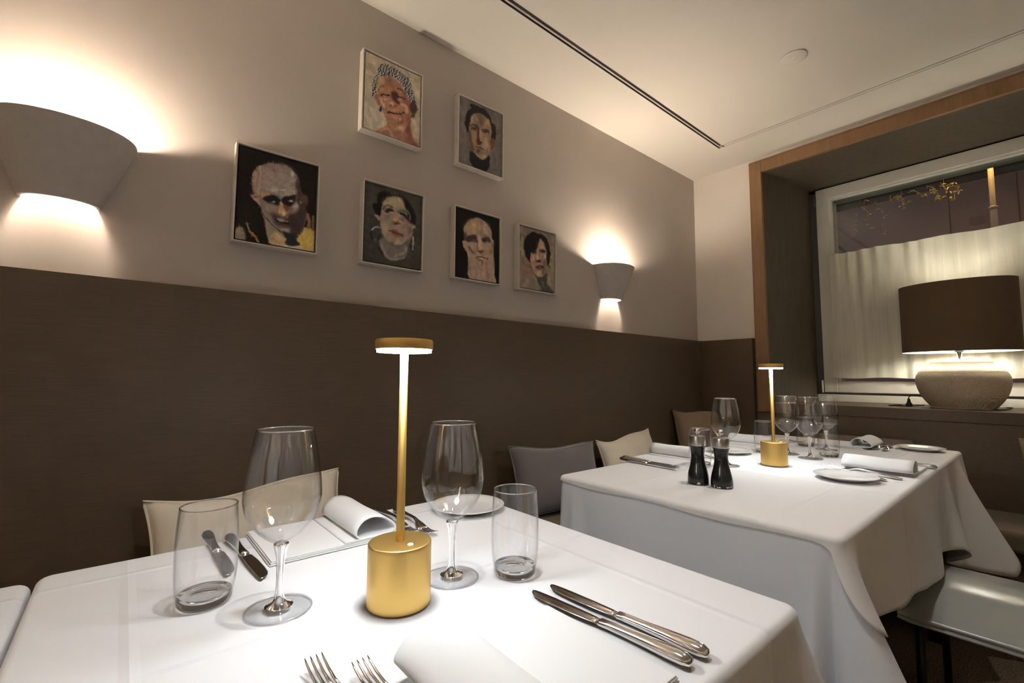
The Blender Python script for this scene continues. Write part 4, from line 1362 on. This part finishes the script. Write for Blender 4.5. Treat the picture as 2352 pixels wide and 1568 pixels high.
portrait('portrait of a woman with red lips and large hoop earrings on grey-green ground', 0.619, Z1,
 [(232, 130), (1080, 372), (1070, 1450), (218, 1312)], (62, 60, 54), [
 ('e', (74, 72, 64), (330, 400, 120, 260), 1.0, 0.6),
 ('p', (18, 17, 18), [(412, 410), (420, 325), (500, 280), (570, 290), (630, 335), (740, 340), (850, 400), (930, 510), (985, 620), (992, 720), (970, 775), (880, 720), (800, 640), (560, 600), (450, 645), (390, 600), (345, 510), (362, 468), (420, 462)], 12),
 ('p', (116, 107, 100), [(480, 980), (930, 950), (885, 1100), (840, 1275), (700, 1312), (560, 1275), (470, 1110)], 14),
 ('l', (158, 150, 140), [(690, 1245), (810, 1215), (862, 1120)], 34, 0.8),
 ('l', (142, 136, 128), [(480, 1070), (545, 1225), (640, 1290), (820, 1280)], 34, 0.8),
 ('l', (28, 26, 26), [(440, 1120), (480, 1200), (515, 1245)], 20, 0.8),
 ('p', (150, 132, 113), [(500, 450), (560, 380), (650, 355), (740, 380), (810, 440), (862, 560), (900, 700), (962, 790), (940, 930), (880, 1030), (760, 1078), (640, 1052), (540, 990), (480, 860), (460, 700), (475, 560)], 8),
 ('e', (176, 160, 128), (650, 440, 150, 90), 0.9, 0.9),
 ('l', (185, 175, 150), [(730, 400), (790, 470), (800, 520)], 26, 0.6),
 ('p', (20, 19, 18), [(800, 420), (930, 520), (990, 680), (960, 775), (870, 720), (870, 620), (860, 540)], 14, 0.95),
 ('l', (135, 138, 125), [(865, 560), (905, 640), (905, 700)], 20, 0.7),
 ('l', (98, 78, 62), [(495, 545), (560, 490), (640, 520)], 30, 0.9),
 ('p', (36, 30, 30), [(522, 572), (565, 535), (640, 545), (672, 590), (620, 582), (560, 600)], 8),
 ('e', (165, 150, 142), (640, 606, 34, 16), 0.6, 0.9),
 ('l', (84, 96, 64), [(735, 592), (790, 575), (845, 590)], 46, 0.8),
 ('l', (24, 22, 20), [(760, 612), (815, 632), (868, 695)], 28),
 ('e', (120, 92, 88), (800, 690, 60, 40), 0.9, 0.6),
 ('l', (172, 136, 112), [(705, 640), (695, 690), (700, 730)], 62, 0.8),
 ('e', (92, 52, 42), (712, 762, 66, 22), 0.6),
 ('e', (200, 165, 140), (680, 708, 34, 20), 0.7, 0.9),
 ('e', (195, 155, 130), (762, 742, 18, 18), 0.7, 0.8),
 ('e', (112, 100, 92), (905, 860, 52, 90), 0.9, 0.8),
 ('e', (160, 122, 116), (862, 745, 46, 50), 0.9, 0.8),
 ('e', (128, 112, 102), (540, 690, 70, 60), 0.9, 0.6),
 ('e', (170, 150, 124), (555, 840, 76, 84), 0.9, 0.7),
 ('p', (150, 82, 76), [(630, 878), (690, 848), (730, 880), (785, 925), (745, 962), (665, 945)], 8),
 ('l', (52, 26, 26), [(610, 872), (690, 902), (790, 930)], 12),
 ('e', (66, 68, 52), (605, 874, 22, 16), 0.7, 0.8),
 ('e', (60, 60, 48), (795, 945, 22, 18), 0.7, 0.7),
 ('e', (178, 160, 140), (750, 1032, 62, 36), 0.8, 0.8),
 ('l', (90, 80, 80), [(640, 1050), (700, 1100), (800, 1080), (900, 1010)], 22, 0.7),
 ('l', (152, 126, 102), [(400, 640), (425, 660), (445, 700)], 38),
 ('e', (172, 140, 120), (968, 812, 26, 32), 0.5),
 ('l', (28, 26, 25), [(445, 820), (380, 815), (335, 880), (330, 960), (370, 1012), (430, 1000), (462, 930)], 18),
 ('l', (180, 178, 170), [(450, 820), (385, 815), (345, 855)], 22, 0.9),
 ('l', (120, 118, 112), [(370, 1010), (420, 1004)], 12, 0.8),
 ('l', (26, 25, 24), [(930, 960), (922, 1100), (958, 1195)], 12),
 ('l', (182, 178, 170), [(952, 965), (964, 1050), (955, 1150)], 22),
 ], 13)
portrait('portrait of a dark-haired man in black rollneck on grey ground, top right', 1.017, Z2,
 [(232, 115), (910, 432), (918, 1438), (240, 1198)], (108, 100, 95), [
 ('e', (118, 112, 108), (320, 900, 100, 300), 1.0, 0.6),
 ('p', (25, 21, 20), [(425, 1010), (410, 1150), (440, 1230), (490, 1290), (665, 1350), (725, 1265), (722, 1100), (600, 1140)], 8),
 ('p', (23, 17, 16), [(400, 262), (450, 250), (540, 290), (640, 340), (720, 450), (760, 550), (812, 620), (816, 835), (770, 810), (700, 760), (500, 640), (395, 680), (370, 730), (345, 640), (312, 565), (330, 490), (350, 380), (412, 322)], 8),
 ('p', (150, 122, 96), [(440, 430), (520, 395), (600, 420), (690, 500), (745, 610), (752, 800), (740, 950), (712, 1090), (620, 1162), (540, 1122), (450, 1020), (410, 880), (385, 760), (392, 600)], 8),
 ('p', (100, 94, 72), [(505, 430), (590, 415), (645, 560), (600, 625), (540, 520)], 18, 0.85),
 ('e', (172, 142, 112), (455, 490, 46, 66), 0.8, 0.8),
 ('e', (190, 150, 120), (685, 560, 46, 66), 0.8, 0.8),
 ('p', (98, 60, 54), [(385, 690), (425, 720), (440, 860), (480, 1010), (430, 1000), (405, 870)], 14, 0.85),
 ('p', (112, 82, 60), [(500, 540), (540, 560), (560, 650), (510, 640)], 12, 0.7),
 ('e', (66, 42, 38), (470, 655, 62, 34), 0.7),
 ('l', (58, 40, 34), [(408, 605), (460, 585), (535, 645)], 26, 0.9),
 ('e', (140, 110, 92), (462, 690, 36, 18), 0.7, 0.8),
 ('e', (58, 40, 38), (650, 698, 60, 30), 0.7),
 ('l', (62, 44, 38), [(590, 682), (655, 662), (715, 735)], 18, 0.9),
 ('p', (92, 38, 36), [(518, 650), (556, 650), (556, 820), (622, 880), (572, 918), (518, 892)], 10),
 ('l', (182, 148, 118), [(578, 690), (585, 770), (600, 850)], 44, 0.75),
 ('e', (46, 24, 22), (592, 884, 32, 14), 0.6),
 ('e', (162, 130, 112), (480, 780, 40, 70), 0.9, 0.7),
 ('l', (50, 28, 26), [(498, 948), (560, 962), (635, 998)], 17),
 ('e', (76, 56, 48), (545, 1022, 42, 44), 0.8, 0.8),
 ('l', (165, 118, 100), [(540, 970), (600, 1000)], 14, 0.7),
 ('e', (188, 154, 118), (655, 900, 60, 90), 0.9, 0.8),
 ('e', (184, 156, 120), (622, 1112, 62, 34), 0.8, 0.8),
 ('p', (122, 66, 56), [(745, 830), (790, 808), (806, 860), (782, 960), (745, 992)], 8),
 ('l', (74, 64, 58), [(785, 1322), (815, 1335), (835, 1332), (865, 1352)], 8, 0.8),
 ], 14)
portrait('portrait of a bald old man with long pale beard on black ground', 1.006, Z1,
 [(193, 85), (958, 300), (958, 1445), (185, 1325)], (16, 12, 11), [
 ('p', (165, 141, 119), [(335, 520), (342, 440), (400, 345), (490, 287), (570, 276), (660, 300), (760, 400), (820, 500), (836, 640), (870, 690), (872, 860), (870, 980), (882, 1100), (882, 1290), (908, 1440), (700, 1420), (470, 1375), (410, 1260), (415, 1050), (390, 900), (345, 830), (310, 700), (350, 680)], 8),
 ('e', (182, 154, 108), (500, 440, 160, 150), 0.8, 0.9),
 ('e', (168, 148, 134), (730, 470, 80, 120), 0.9, 0.8),
 ('l', (150, 122, 96), [(640, 330), (660, 450), (640, 540)], 50, 0.6),
 ('e', (72, 58, 58), (362, 600, 32, 80), 0.8, 0.9),
 ('p', (68, 50, 51), [(370, 660), (425, 600), (540, 588), (592, 650), (582, 712), (470, 705), (392, 705)], 14),
 ('p', (72, 56, 57), [(648, 662), (700, 618), (790, 640), (812, 712), (740, 722), (668, 702)], 14),
 ('e', (142, 118, 104), (520, 672, 44, 16), 0.7, 0.7),
 ('e', (34, 25, 22), (522, 662, 20, 14), 0.6),
 ('e', (32, 25, 26), (705, 672, 24, 15), 0.6),
 ('e', (165, 145, 135), (760, 712, 34, 13), 0.7, 0.8),
 ('l', (82, 62, 48), [(398, 612), (470, 590), (535, 570)], 16, 0.9),
 ('l', (110, 80, 66), [(650, 600), (720, 590), (790, 625)], 14, 0.8),
 ('l', (196, 168, 148), [(600, 620), (628, 740), (640, 845)], 66, 0.85),
 ('l', (120, 92, 78), [(575, 700), (580, 800), (570, 870)], 26, 0.7),
 ('p', (88, 54, 54), [(586, 872), (640, 858), (694, 860), (682, 892), (630, 898)], 8),
 ('e', (186, 160, 146), (480, 760, 50, 60), 0.9, 0.7),
 ('l', (104, 80, 66), [(425, 800), (460, 860), (510, 900)], 42, 0.75),
 ('e', (126, 98, 72), (812, 885, 30, 56), 0.9, 0.8),
 ('l', (60, 42, 42), [(548, 1002), (610, 975), (700, 988), (775, 1010)], 17),
 ('e', (212, 202, 192), (662, 1006, 28, 9), 0.6, 0.9),
 ('e', (108, 88, 74), (610, 1030, 40, 20), 0.8, 0.7),
 ('l', (118, 90, 80), [(650, 1040), (662, 1080), (655, 1130)], 32, 0.75),
 ('e', (168, 138, 128), (620, 1260, 190, 130), 1.0, 0.8),
 ('l', (190, 165, 148), [(560, 1100), (600, 1230), (600, 1340)], 30, 0.5),
 ('l', (140, 112, 102), [(740, 1080), (750, 1200), (790, 1340)], 40, 0.5),
 ('l', (135, 110, 104), [(440, 1060), (450, 1200), (480, 1320)], 34, 0.6),
 ('l', (182, 158, 150), [(318, 690), (345, 730)], 26, 0.9),
 ('e', (126, 84, 66), (858, 745, 18, 60), 0.8, 0.8),
 ], 15)
portrait('portrait of a woman with short black hair on mottled beige ground, rightmost', 1.355, Z1,
 [(250, 185), (910, 375), (910, 1452), (255, 1335)], (130, 116, 99), [
 ('e', (142, 108, 94), (390, 980, 130, 260), 1.0, 0.8),
 ('e', (150, 136, 98), (860, 900, 80, 420), 1.0, 0.8),
 ('l', (165, 152, 136), [(300, 420), (290, 620), (310, 740)], 46, 0.5),
 ('l', (160, 150, 136), [(400, 1210), (370, 1300)], 54, 0.6),
 ('l', (168, 156, 132), [(800, 1150), (830, 1280)], 50, 0.6),
 ('p', (72, 66, 61), [(545, 1100), (750, 1060), (775, 1280), (905, 1460), (650, 1400), (600, 1290)], 12),
 ('l', (150, 140, 120), [(540, 1130), (590, 1260), (650, 1380)], 30, 0.7),
 ('l', (95, 102, 88), [(690, 1250), (700, 1340)], 50, 0.7),
 ('p', (165, 131, 111), [(450, 640), (560, 450), (640, 440), (720, 540), (762, 680), (772, 900), (752, 1060), (680, 1152), (600, 1150), (520, 1080), (470, 940), (450, 800)], 8),
 ('p', (23, 18, 18), [(333, 545), (380, 400), (460, 322), (530, 308), (600, 345), (680, 360), (760, 430), (812, 560), (827, 650), (827, 780), (800, 960), (772, 900), (765, 690), (742, 600), (705, 500), (640, 436), (605, 530), (575, 630), (520, 695), (465, 710), (450, 870), (385, 790), (350, 700)], 9),
 ('l', (70, 66, 64), [(600, 480), (560, 600)], 24, 0.6),
 ('e', (196, 150, 118), (668, 555, 56, 76), 0.8, 0.9),
 ('e', (48, 46, 45), (540, 690, 56, 36), 0.8, 0.95),
 ('e', (36, 27, 26), (690, 680, 54, 26), 0.6),
 ('l', (40, 30, 28), [(630, 660), (690, 645), (745, 670)], 14, 0.9),
 ('l', (204, 170, 150), [(592, 690), (590, 760), (598, 815)], 44, 0.85),
 ('e', (62, 38, 36), (612, 858, 54, 28), 0.7),
 ('e', (228, 205, 190), (600, 808, 18, 14), 0.7, 0.9),
 ('e', (190, 156, 136), (500, 830, 44, 70), 0.9, 0.8),
 ('e', (205, 176, 156), (732, 765, 30, 44), 0.9, 0.85),
 ('p', (112, 92, 88), [(700, 850), (762, 850), (746, 1060), (700, 1132), (676, 1010)], 20, 0.8),
 ('p', (66, 32, 33), [(552, 968), (620, 940), (700, 952), (714, 982), (645, 1002), (580, 996)], 7),
 ('e', (160, 122, 112), (628, 976, 34, 10), 0.6, 0.9),
 ('l', (112, 72, 66), [(580, 1010), (640, 1025), (695, 1008)], 22, 0.8),
 ('e', (188, 168, 132), (608, 1092, 56, 54), 0.9, 0.85),
 ('l', (74, 64, 48), [(425, 920), (412, 955), (430, 985), (452, 970), (455, 935)], 9),
 ('e', (70, 50, 58), (822, 975, 17, 18), 0.6),
 ('l', (60, 46, 46), [(455, 850), (470, 960), (530, 1090), (610, 1160)], 12, 0.7),
 ], 16)
